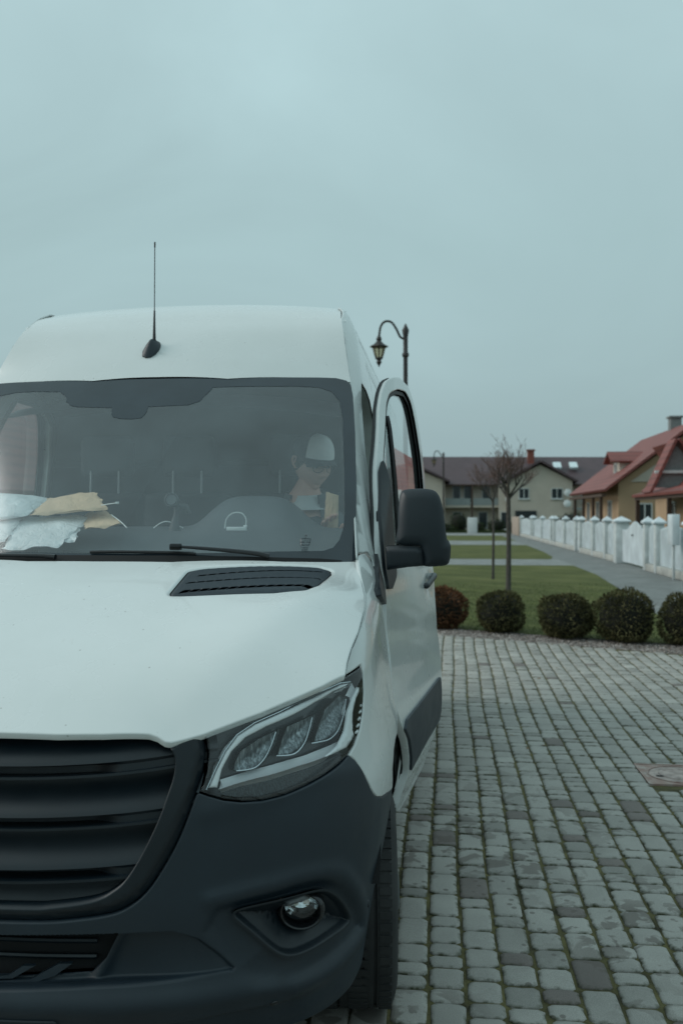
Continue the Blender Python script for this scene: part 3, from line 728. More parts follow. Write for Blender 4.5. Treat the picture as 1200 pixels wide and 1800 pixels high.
door_hole = np.vstack([a0, [(1.40, 1.60), (1.30, 1.50), (1.225, 1.42), (1.225, 1.25), (1.235, 1.05), (1.25, .92), (1.42, .78), (1.48, .62), (1.49, .52), (2.29, .52), (2.31, .8), (2.31, 1.5), (2.29, 1.9), (2.25, 2.08)], [(2.16, 2.15), (2.0, 2.175), (1.85, 2.175)]])
def dside(Q):
    d = np.zeros(len(Q)); y, z = Q[:, 0], Q[:, 1]
    d += .004 * sm(.98, .90, z) * sm(.55, .62, z)
    for zz in (1.30, 1.02): d -= .006 * np.exp(-((z - zz) / .012) ** 2) * sm(2.5, 2.6, y) * (1 - sm(5.8, 5.9, y))
    for yy in (2.42, 3.75): d -= .006 * np.exp(-((y - yy) / .005) ** 2) * (z < 2.35)
    d -= .005 * np.exp(-((z - 2.335) / .010) ** 2) * sm(2.2, 2.35, y)
    return d
for sg in (1, -1):
    o = patch('side_panel', sideP, X3, M['white'], van, .03, holes=[door_hole], rim=.007, r=.004, disp=dside, mirror=(sg < 0), flip=False)
# door frame reveals (white jambs and black seals round each door opening)
for sg in (1, -1):
    mb = MB(); dh = resample(door_hole, .05); n = len(dh)
    A = X3(dh[:, 0], dh[:, 1]); ins = offs(dh, .0); B = X3(ins[:, 0], ins[:, 1]) - [.085, 0, 0]; ins2 = offs(dh, .05); Cc = X3(ins2[:, 0], ins2[:, 1]) - [.095, 0, 0]
    A = A - [.004, 0, 0]
    Vv = [(sg * x, y, z) for x, y, z in list(A) + list(B) + list(Cc)]
    mb.add(Vv, [(k * n + i, k * n + (i + 1) % n, (k + 1) * n + (i + 1) % n, (k + 1) * n + i) for k in (0, 1) for i in range(n)])
    jb = mb.build('door_frame', M['white'], van)
    mb = MB(); mb.tube([(sg * x, y, z) for x, y, z in Cc], .012, 6, closed=True); mb.build('door_seal', M['rubber'], jb)

# --- driver's door, ajar, and the closed passenger door
def Dloc(y, z, off=0.0):
    P = X3(y, z); P[..., 0] += off + .035 * sm(1.2, 2.0, z); return P
door_out = np.array([(1.395, .643), (1.375, .557), (1.363, .50), (1.45, .47), (1.70, .475), (2.00, .50), (2.08, .62), (2.12, .76), (2.18, .9), (2.26, 1.1), (2.33, 1.3), (2.37, 1.6), (2.37, 1.8), (2.345, 2.0), (2.30, 2.13), (2.20, 2.215), (1.995, 2.23), (1.83, 2.21), (1.74, 2.185), (1.675, 2.13), (1.60, 2.05), (1.50, 1.92), (1.409, 1.803), (1.356, 1.72), (1.302, 1.622), (1.24, 1.52), (1.205, 1.42), (1.19, 1.353), (1.172, 1.254), (1.125, 1.06), (1.125, .95), (1.16, .88), (1.26, .80), (1.342, .717)])
door_out = rounded(door_out, .03, 3)
win_hole = rounded([(1.43, 1.77), (1.528, 1.904), (1.608, 2.005), (1.672, 2.084), (1.735, 2.132), (1.894, 2.165), (2.09, 2.18), (2.20, 2.145), (2.25, 2.06), (2.30, 1.88), (2.31, 1.70), (2.29, 1.47), (1.36, 1.44), (1.35, 1.60)], .04, 4)
def ddoor(Q):
    y, z = Q[:, 0], Q[:, 1]; d = np.zeros(len(Q))
    d += .0025 * np.exp(-((z - (1.10 - .10 * (y - 1.2))) / .05) ** 2) - .0025 * np.exp(-((z - (1.21 - .12 * (y - 1.2))) / .04) ** 2)
    d -= .020 * sm(.66, .48, z)
    d -= .010 * np.exp(-(((y - 2.17) / .075) ** 2 + ((z - 1.30) / .045) ** 2))
    return d
mould = rounded([(1.2396, 0.8777), (1.5909, 0.8803), (2.0776, 0.8868), (2.0959, 0.8194), (2.1257, 0.7227), (2.1024, 0.6835), (1.7292, 0.6712), (1.4038, 0.6468), (1.3703, 0.7099), (1.282, 0.7956), (1.1978, 0.8504)], .010, 3)
sail = rounded([(1.295, 1.615), (1.356, 1.70), (1.409, 1.785), (1.46, 1.83), (1.455, 1.68), (1.45, 1.52), (1.46, 1.46), (1.40, 1.385), (1.28, 1.345), (1.21, 1.35), (1.222, 1.42), (1.25, 1.52)], .01, 2)
def build_door(sg, opened):
    f0 = (lambda a, b: D3(a, b)) if opened else (lambda a, b: Dloc(a, b) - [.035, 0, 0] * sm(1.2, 2.0, b)[:, None] if np.ndim(b) else Dloc(a, b))
    mr = sg < 0
    d = patch('door', door_out, f0, M['white'], van, .022, holes=[win_hole], rim=.028, r=.005, disp=ddoor, mirror=mr, feats=[(np.array([(1.2, 1.33), (2.3, 1.2)]), False, (-.08, -.05, -.02, .01))])
    patch('door_trim', offs(door_out, .030), lambda a, b: f0(a, b) - [.045, 0, 0], M['interior'], d, .06, holes=[offs(win_hole, -.01)], rim=0, mirror=mr)
    mb = MB(); q = resample(offs(door_out, .010), .03); P = f0(q[:, 0], q[:, 1]) - [.028, 0, 0]; mb.tube([(sg * x, y, z) for x, y, z in P], .006, 6, closed=True); mb.build('door_seal', M['rubber'], d)
    # rubber round the glass: a reveal ring
    rin = offs(win_hole, .022)
    patch('window_seal', offs(win_hole, .001), f0, M['rubber'], d, .02, holes=[rin], rim=.03, r=.003, off=-.012, mirror=mr)
    mb = MB(); bar = np.array([(1.69, 2.10), (1.64, 2.0), (1.655, 1.82), (1.66, 1.70), (1.56, 1.45)]) if False else np.array([(1.650, 2.02), (1.645, 1.94), (1.655, 1.80), (1.66, 1.68), (1.66, 1.46)])
    q = catmull(bar, 6); P = f0(q[:, 0], q[:, 1]) - [.013, 0, 0]; mb.tube([(sg * x, y, z) for x, y, z in P], .012, 6); mb.build('window_divider', M['gloss_black'], d)
    gl = offs(win_hole, .012)
    patch('window_glass', gl, f0, M['side_glass'], d, .08, rim=0, off=-.022, mirror=mr)
    patch('door_moulding', mould, f0, M['plastic'], d, .02, rim=.012, r=.006, off=.010, mirror=mr)
    patch('mirror_sail', sail, f0, M['plastic_dk'], d, .02, rim=.02, r=.004, off=.012, mirror=mr)
    # handle
    hp = [(2.0203, 1.2977), (2.0549, 1.3027), (2.1432, 1.3143), (2.2525, 1.3253), (2.3105, 1.3323)]; q = catmull(hp, 5); hof = np.interp(np.linspace(0, 1, len(q)), [0, .15, .5, .85, 1], [.000, .010, .014, .010, .000])
    P = f0(q[:, 0], q[:, 1]); P[:, 0] += hof
    mb = MB(); mb.tube([(sg * x, y, z) for x, y, z in P], np.interp(np.linspace(0, 1, len(q)), [0, .1, .5, .9, 1], [.008, .014, .012, .014, .008]), 10, flat=1.0); mb.build('door_handle', M['plastic_dk'], d)
    return d
M['interior'] = simple('dark_interior_trim', (.040, .050, .056), .6, bmp=.1)
M['dash'] = simple('dashboard_plastic', (.10, .12, .13), .55, var=.08, bmp=.08, bscale=300, bdist=.0008)
M['fabric_dk'] = simple('seat_cloth', (.030, .036, .042), .85, bmp=.3, bscale=400, bdist=.001)
build_door(1, True); build_door(-1, False)
# black quarter trim on the fender side of the mirror foot
ftrim = [(1.40, 1.625), (1.36, 1.57), (1.26, 1.49), (1.18, 1.43), (1.09, 1.39), (1.0, 1.368), (.985, 1.345), (1.06, 1.318), (1.15, 1.30), (1.19, 1.34), (1.23, 1.42), (1.33, 1.51), (1.44, 1.62)]
patch('fender_trim', rounded(ftrim, .006, 2), X3, M['plastic_dk'], van, .02, rim=.03, r=.003, off=.014)
# --- door mirrors
def mp_(u, v): return (.995 + (u - 697) * .00199, 1.508 + (960 - v) * .002)
mo = catmull([mp_(*p) for p in ((694, 958), (694.5, 925), (695.5, 890), (699, 867), (708, 857), (738, 854.5), (762, 857), (774, 866), (781, 884), (786, 912), (789, 938), (791.5, 950), (797, 958), (797.5, 972), (795.5, 988), (789, 997), (770, 1000), (745, 999), (743, 985), (740, 968), (733, 961.5))], 4, True)
arm_o = rounded([mp_(*p) for p in ((674, 961), (693, 960.5), (734, 961), (744, 967), (746, 997), (715, 1000), (676, 1006))], .006, 3)
def Mi(x, z, y0=1.10): 
    x = np.asarray(x, float); z = np.asarray(z, float)
    return np.stack([x, y0 + 1.6 * (x - 1.07) ** 2 + .9 * (z - 1.58) ** 2 + .0 * z, z], -1)
for sg in (1, -1):
    mr = sg < 0
    c0 = (0, 0)
    dm = lambda Q: -.036 * (1 - np.sqrt(np.clip(1 - (1 - np.clip(segdist(Q, mo) / .045, 0, 1)) ** 2, 0, 1)))
    h = patch('side_mirror', mo, Mi, M['mirror_cap'], van, .011, rim=.10, rimdir=(0, 1, 0), r=.004, disp=dm, mirror=mr, flip=False, feats=[(offs(mo, k_), True, (0,)) for k_ in (.008, .016, .026, .036)])
    da = lambda Q: -.02 * (1 - np.sqrt(np.clip(1 - (1 - np.clip(segdist(Q, arm_o) / .022, 0, 1)) ** 2, 0, 1)))
    patch('mirror_arm', arm_o, lambda a, b: Mi(a, b) + [0, .006, 0], M['mirror_cap'], h, .010, rim=.05, rimdir=(0, 1, 0), r=.004, disp=da, mirror=mr)
    patch('mirror_glass', offs(mo, .012), lambda a, b: Mi(a, b) * [1, 0, 1] + [0, 1.235, 0], M['chrome'], h, .04, rim=0, mirror=mr)
# --- wheels and arch liners
def tread_mat():
    m, nt, b = node_mat('tyre_rubber'); v = coords(nt, 1)
    c = ramp(nt, noise(nt, v, 9, 5), [(.3, (.012, .014, .015)), (.75, (.030, .032, .032))]); L(nt, c, b.inputs['Base Color']); b.inputs['Roughness'].default_value = .75
    bump(nt, b, noise(nt, v, 220, 3), .3, .002); return m
M['tyre'] = tread_mat(); M['steel'] = simple('wheel_steel', (.10, .12, .13), .42, .6)
def wheel(cx, cy, sg, steer=0):
    T = Matrix.Translation((cx, cy, .348)) @ Matrix.Rotation(math.radians(steer), 4, 'Z') @ Matrix.Rotation(sg * math.pi / 2, 4, 'Y')
    w2 = .1175
    mb = MB(); mb.lathe([(.20, -.06), (.215, w2 - .03), (.21, w2 - .01), (.205, w2 - .02), (.17, w2 - .035), (.12, w2 - .02), (.075, w2 - .012), (.07, w2 + .012), (.05, w2 + .02), (.001, w2 + .022)], T, 40)
    for k in range(6):
        a = k * math.pi / 3; mb.lathe([(.011, 0), (.011, .016), (.001, .018)], T @ Matrix.Translation((.095 * math.cos(a), .095 * math.sin(a), w2 - .014)), 6)
    wh = mb.build('wheel', M['steel'], van)
    mb = MB()
    prof = [(.212, -w2 + .02), (.24, -w2 - .002), (.29, -w2 - .006), (.325, -w2 + .004), (.340, -w2 + .016)]
    for k in range(5):
        x0 = -w2 + .022 + k * (2 * w2 - .044) / 5; x1 = x0 + (2 * w2 - .044) / 5
        prof += [(.3465, x0 + .001), (.348, (x0 + x1) / 2 - .004), (.3465, x1 - .009), (.338, x1 - .008), (.338, x1)] if k < 4 else [(.3465, x0 + .001), (.347, (x0 + x1) / 2), (.3455, x1)]
    prof += [(.340, w2 - .016), (.325, w2 - .004), (.29, w2 + .006), (.24, w2 + .002), (.212, w2 - .02)]
    mb.lathe(prof, T, 96)
    # lateral sipes cut as raised tread blocks on the outer ribs
    for k in range(64):
        a = 2 * math.pi * k / 64
        for x0, x1 in ((-w2 + .014, -w2 + .052), (w2 - .052, w2 - .014), (-.03, .03)):
            R_ = T @ Matrix.Rotation(a + (.03 if x0 == -.03 else 0), 4, 'Z')
            mb.box(.340, .3505, -.0115, .0115, x0, x1, R_)
    mb.build('tyre', M['tyre'], wh, angle=30)
for sg in (1, -1):
    wheel(sg * .872, 1.0, sg, 5.0); wheel(sg * .872, 5.08, sg)
    for yc in (1.0, 5.08):
        mb = MB(); ang = np.linspace(.42 if yc < 2 else .1, math.pi + .1, 26); r_ = .50
        V_ = [(sg * x, yc - (r_ + dr) * math.cos(a), .36 + (r_ + dr) * math.sin(a) * (.98)) for x, dr in ((.60, 0), (.90, 0), (.93, -.005), (.975, -.005)) for a in ang]
        n = len(ang); mb.add(V_, [(k * n + i, k * n + i + 1, (k + 1) * n + i + 1, (k + 1) * n + i) for k in range(3) for i in range(n - 1)])
        mb.add([(sg * .60, yc, .36)] + [(sg * .60, yc - r_ * math.cos(a), .36 + r_ * math.sin(a) * .98) for a in ang], [(0, i + 1, i + 2) for i in range(n - 1)])
        mb.build('wheel_arch_liner', M['black'], van)
# --- sills, underbody, rear
mb = MB(); mb.bbox(-.86, .86, .75, 5.95, .30, .44, .03); mb.bbox(-.60, .60, .22, .9, .28, .42, .03); mb.build('underbody', M['black'], van)
for sg in (1, -1): mb = MB(); mb.bbox(min(sg * .90, sg * .955), max(sg * .90, sg * .955), 1.44, 4.60, .36, .49, .02); mb.build('sill', M['plastic'], van)
mb = MB(); q = [(-XPz(z), z) for z in np.linspace(.45, 2.5, 14)] ; poly = [(float(-x), float(z)) for x, z in q] + [(.6, 2.62), (-.6, 2.62)] + [(float(x), float(z)) for x, z in q[::-1]]
mb.prism([(x * .99, z) for x, z in poly], 0, .03, Matrix.Translation((0, 5.99, 0)) @ Matrix.Rotation(math.pi / 2, 4, 'X')); mb.build('rear_wall', M['white'], van)
# --- cabin
mb = MB(); mb.bbox(-.88, .88, 1.2, 2.5, .52, .56, .01); mb.build('cab_floor', M['interior'], van)
mb = MB(); bp = [(float(XPz(z)) - .02, z) for z in (.5, .86, 1.2, 1.5, 1.8, 2.16, 2.35, 2.45, 2.52)]; mb.prism(bp + [(-x, z) for x, z in bp[::-1]], 0, .03, Matrix.Translation((0, 2.43, 0)) @ Matrix.Rotation(math.pi / 2, 4, 'X'))
for z in (1.0, 1.5, 1.86): mb.bbox(-.84, .84, 2.385, 2.402, z, z + .03, .006)
mb.build('bulkhead', M['interior'], van)
mb = MB()
yy = np.linspace(1.58, 2.42, 9); xx = np.linspace(-.76, .76, 11); V_ = [(x, y, 2.10 + .10 * sm(1.58, 2.0, y) - .06 * (x / .76) ** 2 - .03) for y in yy for x in xx]
mb.add(V_, [(i * 11 + j, i * 11 + j + 1, (i + 1) * 11 + j + 1, (i + 1) * 11 + j) for i in range(8) for j in range(10)]); mb.build('headliner', M['interior'], van)
# inner lining of the pillars and the body behind the doors
inn_a = [(1.12, 1.49), (1.35, 1.76), (1.66, 2.13), (1.80, 2.24), (2.40, 2.33), (2.40, 2.21), (1.85, 2.20), (1.76, 2.15), (1.50, 1.84), (1.25, 1.55), (1.19, 1.475)]
inn_b = [(2.33, .5), (2.40, .5), (2.40, 2.2), (2.28, 2.2), (2.32, 1.9)]
for sg in (1, -1):
    for q_ in (inn_a, inn_b): patch('pillar_lining', q_, X3, M['interior'], van, .06, rim=0, off=-.045, mirror=sg < 0)
# dashboard
prof = catmull([(1.00, 1.415), (1.12, 1.455), (1.30, 1.515), (1.50, 1.565), (1.60, 1.565), (1.655, 1.53), (1.67, 1.44), (1.62, 1.30), (1.60, 1.0), (1.70, .9)], 5)
xs = np.linspace(-.83, .83, 67); V_ = []
for x in xs:
    for y, z in prof:
        hump = .125 * math.exp(-((x - .41) / .20) ** 4) * float(sm(1.28, 1.52, y)) * float(sm(1.40, 1.5, z))
        hump += -.012 * math.exp(-((x + .1) / .22) ** 4) * float(sm(1.15, 1.25, y) * sm(1.5, 1.4, y))
        yo = .085 * (x / .83) ** 2
        V_.append((x, y + yo, z + hump - .012 * (x / .83) ** 4))
n = len(prof); mb = MB(); mb.add(V_, [(i * n + j, (i + 1) * n + j, (i + 1) * n + j + 1, i * n + j + 1) for i in range(len(xs) - 1) for j in range(n - 1)])
dash = mb.build('dashboard', M['dash'], van, angle=60)
mb = MB()
for x0, x1, y in ((-.75, -.35, 1.20), (-.25, .25, 1.20), (.35, .75, 1.22)): mb.bbox(x0, x1, y - .012, y + .012, 1.472, 1.486, .005)
mb.build('air_vent', M['interior'], dash)
mb = MB(); t = np.linspace(0, 2 * math.pi, 41)[:-1]
Tw = Matrix.Translation((.46, 1.80, 1.47)) @ Matrix.Rotation(math.radians(-58), 4, 'X')
mb.tube([Tw @ Vector((.19 * math.cos(a), .19 * math.sin(a), 0)) for a in t], .015, 8, closed=True)
mb.lathe([(.07, -.02), (.07, .015), (.05, .03), (.001, .034)], Tw, 20)
for a in (0, math.pi, -math.pi / 2): mb.tube([Tw @ Vector((.06 * math.cos(a), .06 * math.sin(a), 0)), Tw @ Vector((.185 * math.cos(a), .185 * math.sin(a), 0))], .012, 6)
mb.build('steering_wheel', M['interior'], van)
M['post'] = simple('headrest_post_metal', (.34, .38, .40), .4, .3)
for cx_, hw in ((.46, .25), (-.06, .22), (-.47, .22)):
    mb = MB(); Rb = Matrix.Translation((cx_, 2.12, .9)) @ Matrix.Rotation(math.radians(-8), 4, 'X'); mb.bbox(-hw, hw, -.06, .06, 0, .83, .045, Rb, 3)
    st = mb.build('seat', M['fabric_dk'], van)
    mb = MB(); mb.bbox(cx_ - hw, cx_ + hw, 1.70, 2.20, .82, 1.05, .045, None, 3); mb.build('seat_cushion', M['fabric_dk'], st)
    mb = MB(); mb.bbox(cx_ - .13, cx_ + .13, 2.20, 2.29, 1.80, 2.0, .035, None, 3); mb.build('headrest', M['fabric_dk'], st)
    for k in (-1, 1): mb = MB(); mb.tube([(cx_ + k * .07, 2.20, 1.70), (cx_ + k * .07, 2.205, 1.83)], .005, 6); mb.build('headrest_post', M['post'], st)
# --- roof aerial
ab = R3(np.array(-.070), np.array(1.70))
nrm = Vector((0, -.72, .69)).normalized()
fin = [(0, -.062), (.020, -.055), (.031, -.03), (.033, .0), (.027, .028), (.018, .045), (0, .05)]; fin = fin + [(-x, y) for x, y in fin[1:-1]][::-1]
Tm = Matrix.Translation(ab) @ Matrix.Rotation(math.radians(46), 4, 'X') @ Matrix.Rotation(math.radians(-13), 4, 'Z')
mb = MB(); lv = [(1.0, -.004), (1.0, .006), (.86, .014), (.66, .024), (.42, .033), (.24, .040), (.001, .043)]
V_ = [Tm @ Vector((x * s, (y * s) + .012 * (1 - s), h)) for s, h in lv for x, y in fin]; n = len(fin)
mb.add(V_, [(k * n + i, k * n + (i + 1) % n, (k + 1) * n + (i + 1) % n, (k + 1) * n + i) for k in range(len(lv) - 1) for i in range(n)])
an = mb.build('aerial', M['plastic'], van, angle=35)
b0 = Vector(ab) + Vector((.010, -.005, .04)); mb = MB()
mb.tube([b0 + Vector((0, 0, -.03)), b0 + Vector((0, 0, .03)), b0 + Vector((0, .002, .09)), b0 + Vector((0, .003, .125)), b0 + Vector((0, .003, .127)), b0 + Vector((0, .008, .395)), b0 + Vector((0, .008, .396)), b0 + Vector((0, .009, .418))], [.0095, .006, .0045, .0038, .0022, .0020, .0034, .0034], 8)
mb.build('mast', M['rubber'], an)
# --- wipers and the black cowl
cs = np.array([(0.2314, 1.4721), (0.4621, 1.4689), (0.7291, 1.4605), (0.8061, 1.454)]); cs = np.vstack([[(0, cs[0][1])], cs, [(.80, 1.435), (0, 1.435)]]); cs[-1] = (0, 1.43)
patch('cowl_gap_shade', np.vstack([cs, (cs[::-1] * [-1, 1])[1:-1]]), W3, M['black'], van, .03, rim=0, off=.012)  # black band painted in for the dark gap between glass and hood
q = [(-0.7491, 1.4424), (-0.3817, 1.449), (-0.1651, 1.4534), (0.0977, 1.4588), (0.2348, 1.4572), (0.5212, 1.4546), (0.73, 1.451)]
mb = MB(); xs = np.linspace(-.80, .80, 50); rows3 = []
for dz, dy in ((.012, .012), (-.02, -.01), (-.045, -.03), (-.06, -.06)):
    rows3 += [tuple(W3(np.array(x), np.array(1.445 + dz)) + [0, -.012 + dy, 0]) for x in xs]
mb.add(rows3, [(k * 50 + i, k * 50 + i + 1, (k + 1) * 50 + i + 1, (k + 1) * 50 + i) for k in range(3) for i in range(49)]); mb.build('cowl', M['plastic_dk'], van)
def won(P, off): q = np.array(P); return W3(q[:, 0], q[:, 1]) + [0, -off * .75, off * .6]
w1 = [(-0.0504, 1.4835), (0.0306, 1.4849), (0.1305, 1.4842), (0.2642, 1.4816), (0.3171, 1.4778)]; w1a = [(0.25, 1.4929), (0.3148, 1.4891), (0.422, 1.4804), (0.5228, 1.4696), (0.5678, 1.4599)]
w2_ = [(-0.8732, 1.4618), (-0.6291, 1.4646), (-0.4581, 1.4653)]; w2a = [(-0.5294, 1.4642), (-0.3869, 1.4614), (-0.2208, 1.4604), (-0.1622, 1.4572)]
for bl, ar in ((w1, w1a), (w2_, w2a)):
    mb = MB(); mb.tube(won(catmull(bl, 6), .010), .0045, 6, flat=1.3)
    wp = mb.build('wiper', M['rubber'], van)
    mb = MB(); P = won(catmull(ar, 6), .028); mb.tube(P, np.linspace(.0045, .0095, len(P)), 8); mb.bbox(P[0][0] - .02, P[0][0] + .02, P[0][1] - .012, P[0][1] + .012, P[0][2] - .012, P[0][2] + .010, .004); mb.build('wiper_arm', M['gloss_black'], wp)

# ---------------------------------------------------------------- things lying on the dashboard
def wrinkle_mat(name, col, rough, sc=18, st=.5):
    m, nt, b = node_mat(name); v = coords(nt, 1); c = ramp(nt, noise(nt, v, 6, 5), [(.3, tuple(x * .9 for x in col)), (.7, tuple(min(1, x * 1.06) for x in col))]); L(nt, c, b.inputs['Base Color']); b.inputs['Roughness'].default_value = rough
    f = noise(nt, v, sc, 5, .55, 1.2); f2 = ramp(nt, f, [(.35, 0.), (.5, 1.), (.65, 0.)]); bump(nt, b, f2, st, .006); return m
M['poly'] = wrinkle_mat('white_poly_mailer', (.90, .93, .94), .38); M['poly_blue'] = wrinkle_mat('bluish_poly_mailer', (.78, .86, .88), .38); M['kraft'] = wrinkle_mat('kraft_paper', (.74, .54, .36), .75, 14, .4); M['plas_w'] = simple('white_nylon', (.75, .8, .8), .4)
def bag(name, label, cat, group, C4, th, mat, seed, nu=34, nv=26, rag=1.0):
    rg = np.random.default_rng(seed); A, B, C_, D = [np.array(c, float) for c in C4]
    nrm = np.cross(B - A, D - A); nrm /= np.linalg.norm(nrm)
    if nrm[1] > 0: nrm = -nrm
    fr = rg.uniform(5, 13, (6, 2)); ph = rg.uniform(0, 6.3, 6); dr = rg.uniform(0, 3.14, 6)
    V_ = []
    for side in (1, -1):
        for j in range(nv + 1):
            for i in range(nu + 1):
                u, v = i / nu, j / nv; p = A * (1 - u) * (1 - v) + B * u * (1 - v) + C_ * u * v + D * (1 - u) * v
                e = (np.sin(math.pi * u) * np.sin(math.pi * v)) ** .5
                w = sum(abs(math.sin((u * math.cos(dr[k]) + v * math.sin(dr[k])) * fr[k][0] + ph[k])) for k in range(6)) / 6 - .64
                w2_ = sum(math.sin((u * math.sin(dr[k]) - v * math.cos(dr[k])) * fr[k][1] * 2.2 + ph[k]) for k in range(6)) / 6
                edge = min(u, 1 - u, v, 1 - v)
                p = p + nrm * side * (th * .5 * e * (1 + .6 * w) + (.0022 * w2_ * min(1, edge * 12)))
                if edge == 0: p = p + rag * (nrm * .006 * math.sin(9 * (u + 2 * v) + ph[0]) + (B - A) / np.linalg.norm(B - A) * .004 * math.sin(31 * v + ph[1]) * (u in (0, 1)) + (D - A) / np.linalg.norm(D - A) * (.003 * math.sin(23 * u + ph[2])))
                V_.append(p)
    n1 = (nu + 1) * (nv + 1); F_ = []
    for j in range(nv):
        for i in range(nu):
            a = j * (nu + 1) + i; F_.append((a, a + 1, a + nu + 2, a + nu + 1)); F_.append((n1 + a, n1 + a + nu + 1, n1 + a + nu + 2, n1 + a + 1))
    rim = [i for i in range(nu + 1)] + [j * (nu + 1) + nu for j in range(1, nv + 1)] + [nv * (nu + 1) + i for i in range(nu - 1, -1, -1)] + [j * (nu + 1) for j in range(nv - 1, 0, -1)]
    for k in range(len(rim)): a, b_ = rim[k], rim[(k + 1) % len(rim)]; F_.append((a, n1 + a, n1 + b_, b_))
    mb = MB(); mb.add(V_, F_); o = mb.build(name, mat, None, angle=50); return tag(o, label, cat, group)
G_ = 'mail packages on the dashboard'
bag('mailing_bag', 'crumpled white mailing bag lying in front of the others on the dashboard', 'parcel', G_, [(-0.4274, 1.08, 1.49), (-0.2174, 1.09, 1.505), (-0.1912, 1.33, 1.613), (-0.4927, 1.34, 1.609)], .034, M['poly'], 1)
bag('mailing_bag', 'bluish puffy mailing bag at the back left of the parcel pile', 'parcel', G_, [(-0.6543, 1.2, 1.583), (-0.3992, 1.24, 1.622), (-0.3866, 1.42, 1.681), (-0.6419, 1.44, 1.707)], .060, M['poly_blue'], 2)
bag('mailing_bag', 'flat white mailing bag under the bluish one at the left edge', 'parcel', G_, [(-0.6209, 1.1, 1.514), (-0.4343, 1.12, 1.524), (-0.4549, 1.3, 1.605), (-0.6973, 1.32, 1.598)], .045, M['poly'], 3)
bag('mailing_bag', 'thin white mailing bag showing as a sliver beneath the front one', 'parcel', G_, [(-0.2822, 1.12, 1.498), (-0.1785, 1.14, 1.524), (-0.2141, 1.28, 1.581), (-0.3862, 1.3, 1.563)], .02, M['poly'], 4)
bag('paper_package', 'brown kraft paper package lying on top of the pile', 'parcel', G_, [(-0.3992, 1.24, 1.616), (-0.1011, 1.26, 1.641), (-0.2104, 1.42, 1.71), (-0.3989, 1.4, 1.679)], .036, M['kraft'], 5)
bag('paper_package', 'brown kraft paper envelope sticking out under the pile to the right', 'parcel', G_, [(-0.1682, 1.2, 1.563), (-0.02684, 1.22, 1.582), (-0.1532, 1.38, 1.633), (-0.2364, 1.38, 1.622)], .022, M['kraft'], 6)
def tie(label, P, r=.0022, head=None, plate=None):
    root = tag(empty('cable_tie', P[0]), label, 'cable tie', 'white cable ties on the dashboard'); o = np.array(P[0])
    mb = MB(); q = catmull(np.array(P) - o, 8); mb.tube(q, r, 5); mb.build('strap', M['plas_w'], root)
    if head is not None: mb = MB(); h_ = np.array(head) - o; mb.bbox(h_[0] - .007, h_[0] + .007, h_[1] - .004, h_[1] + .004, h_[2] - .004, h_[2] + .004, .0015); mb.build('lock', M['plas_w'], root)
    if plate is not None: a, b_ = (np.array(k) - o for k in plate); mb = MB(); mb.bbox(a[0], b_[0], a[1] - .012, a[1] + .012, a[2] - .004, a[2] + .010, .002); mb.build('tag_plate', M['plas_w'], root)
tie('thin white cable tie bent in a low arc on the dashboard', [(0.06502, 1.3, 1.568), (0.09613, 1.3, 1.588), (0.1272, 1.3, 1.591), ((0.1803, 1.3, 1.568))])
tie('white cable tie looped upright over its flat tag plate', [(0.3599, 1.22, 1.568), (0.3663, 1.22, 1.603), (0.3898, 1.22, 1.624), (0.4217, 1.22, 1.624), (0.4387, 1.22, 1.603), (0.4387, 1.22, 1.574)], .0026, (0.4366, 1.22, 1.576), ((0.3732, 1.2, 1.564), (0.4451, 1.2, 1.564)))
tie('white cable tie with its end poking out of the brown packages', [(-0.1294, 1.27, 1.654), (-0.09443, 1.26, 1.659), (-0.06412, 1.25, 1.662)], .002, (-0.0597, 1.25, 1.663))
tie('white cable tie end curling off the brown envelope', [(-0.09299, 1.28, 1.618), (-0.04283, 1.24, 1.592), (-0.004452, 1.2, 1.57)], .0022)
ph_ = tag(empty('phone_holder', (0.1481, 1.26, 1.618)), 'round phone holder with a ring face standing on the dashboard', 'phone holder'); po_ = np.array((0.1481, 1.26, 1.618)); f_ = np.array((0.1481, 1.26, 1.673)) - po_
Tt = Matrix.Translation(f_) @ Matrix.Rotation(math.radians(75), 4, 'X'); mb = MB(); mb.lathe([(.001, .008), (.020, .008), (.0215, .011), (.026, .011), (.027, .004), (.026, -.006), (.001, -.008)], Tt, 28); mb.build('ring_face', M['dash'], ph_)
mb = MB(); mb.lathe([(.0205, .0095), (.022, .013), (.0235, .0125), (.0245, .0095)], Tt, 28); mb.build('ring', M['gloss_black'], ph_)
mb = MB(); mb.tube([f_ + [0, .012, -.006], f_ + [.012, .03, -.02], f_ + [.010, .03, -.05], f_ + [.006, .02, -.08], f_ + [.005, .02, -.115]], [.010, .013, .011, .014, .024], 10); mb.tube([f_ + [.01, .03, -.02], f_ + [.045, .04, -.025], f_ + [.055, .04, -.05]], [.010, .012, .010], 8); mb.build('arm', M['interior'], ph_)
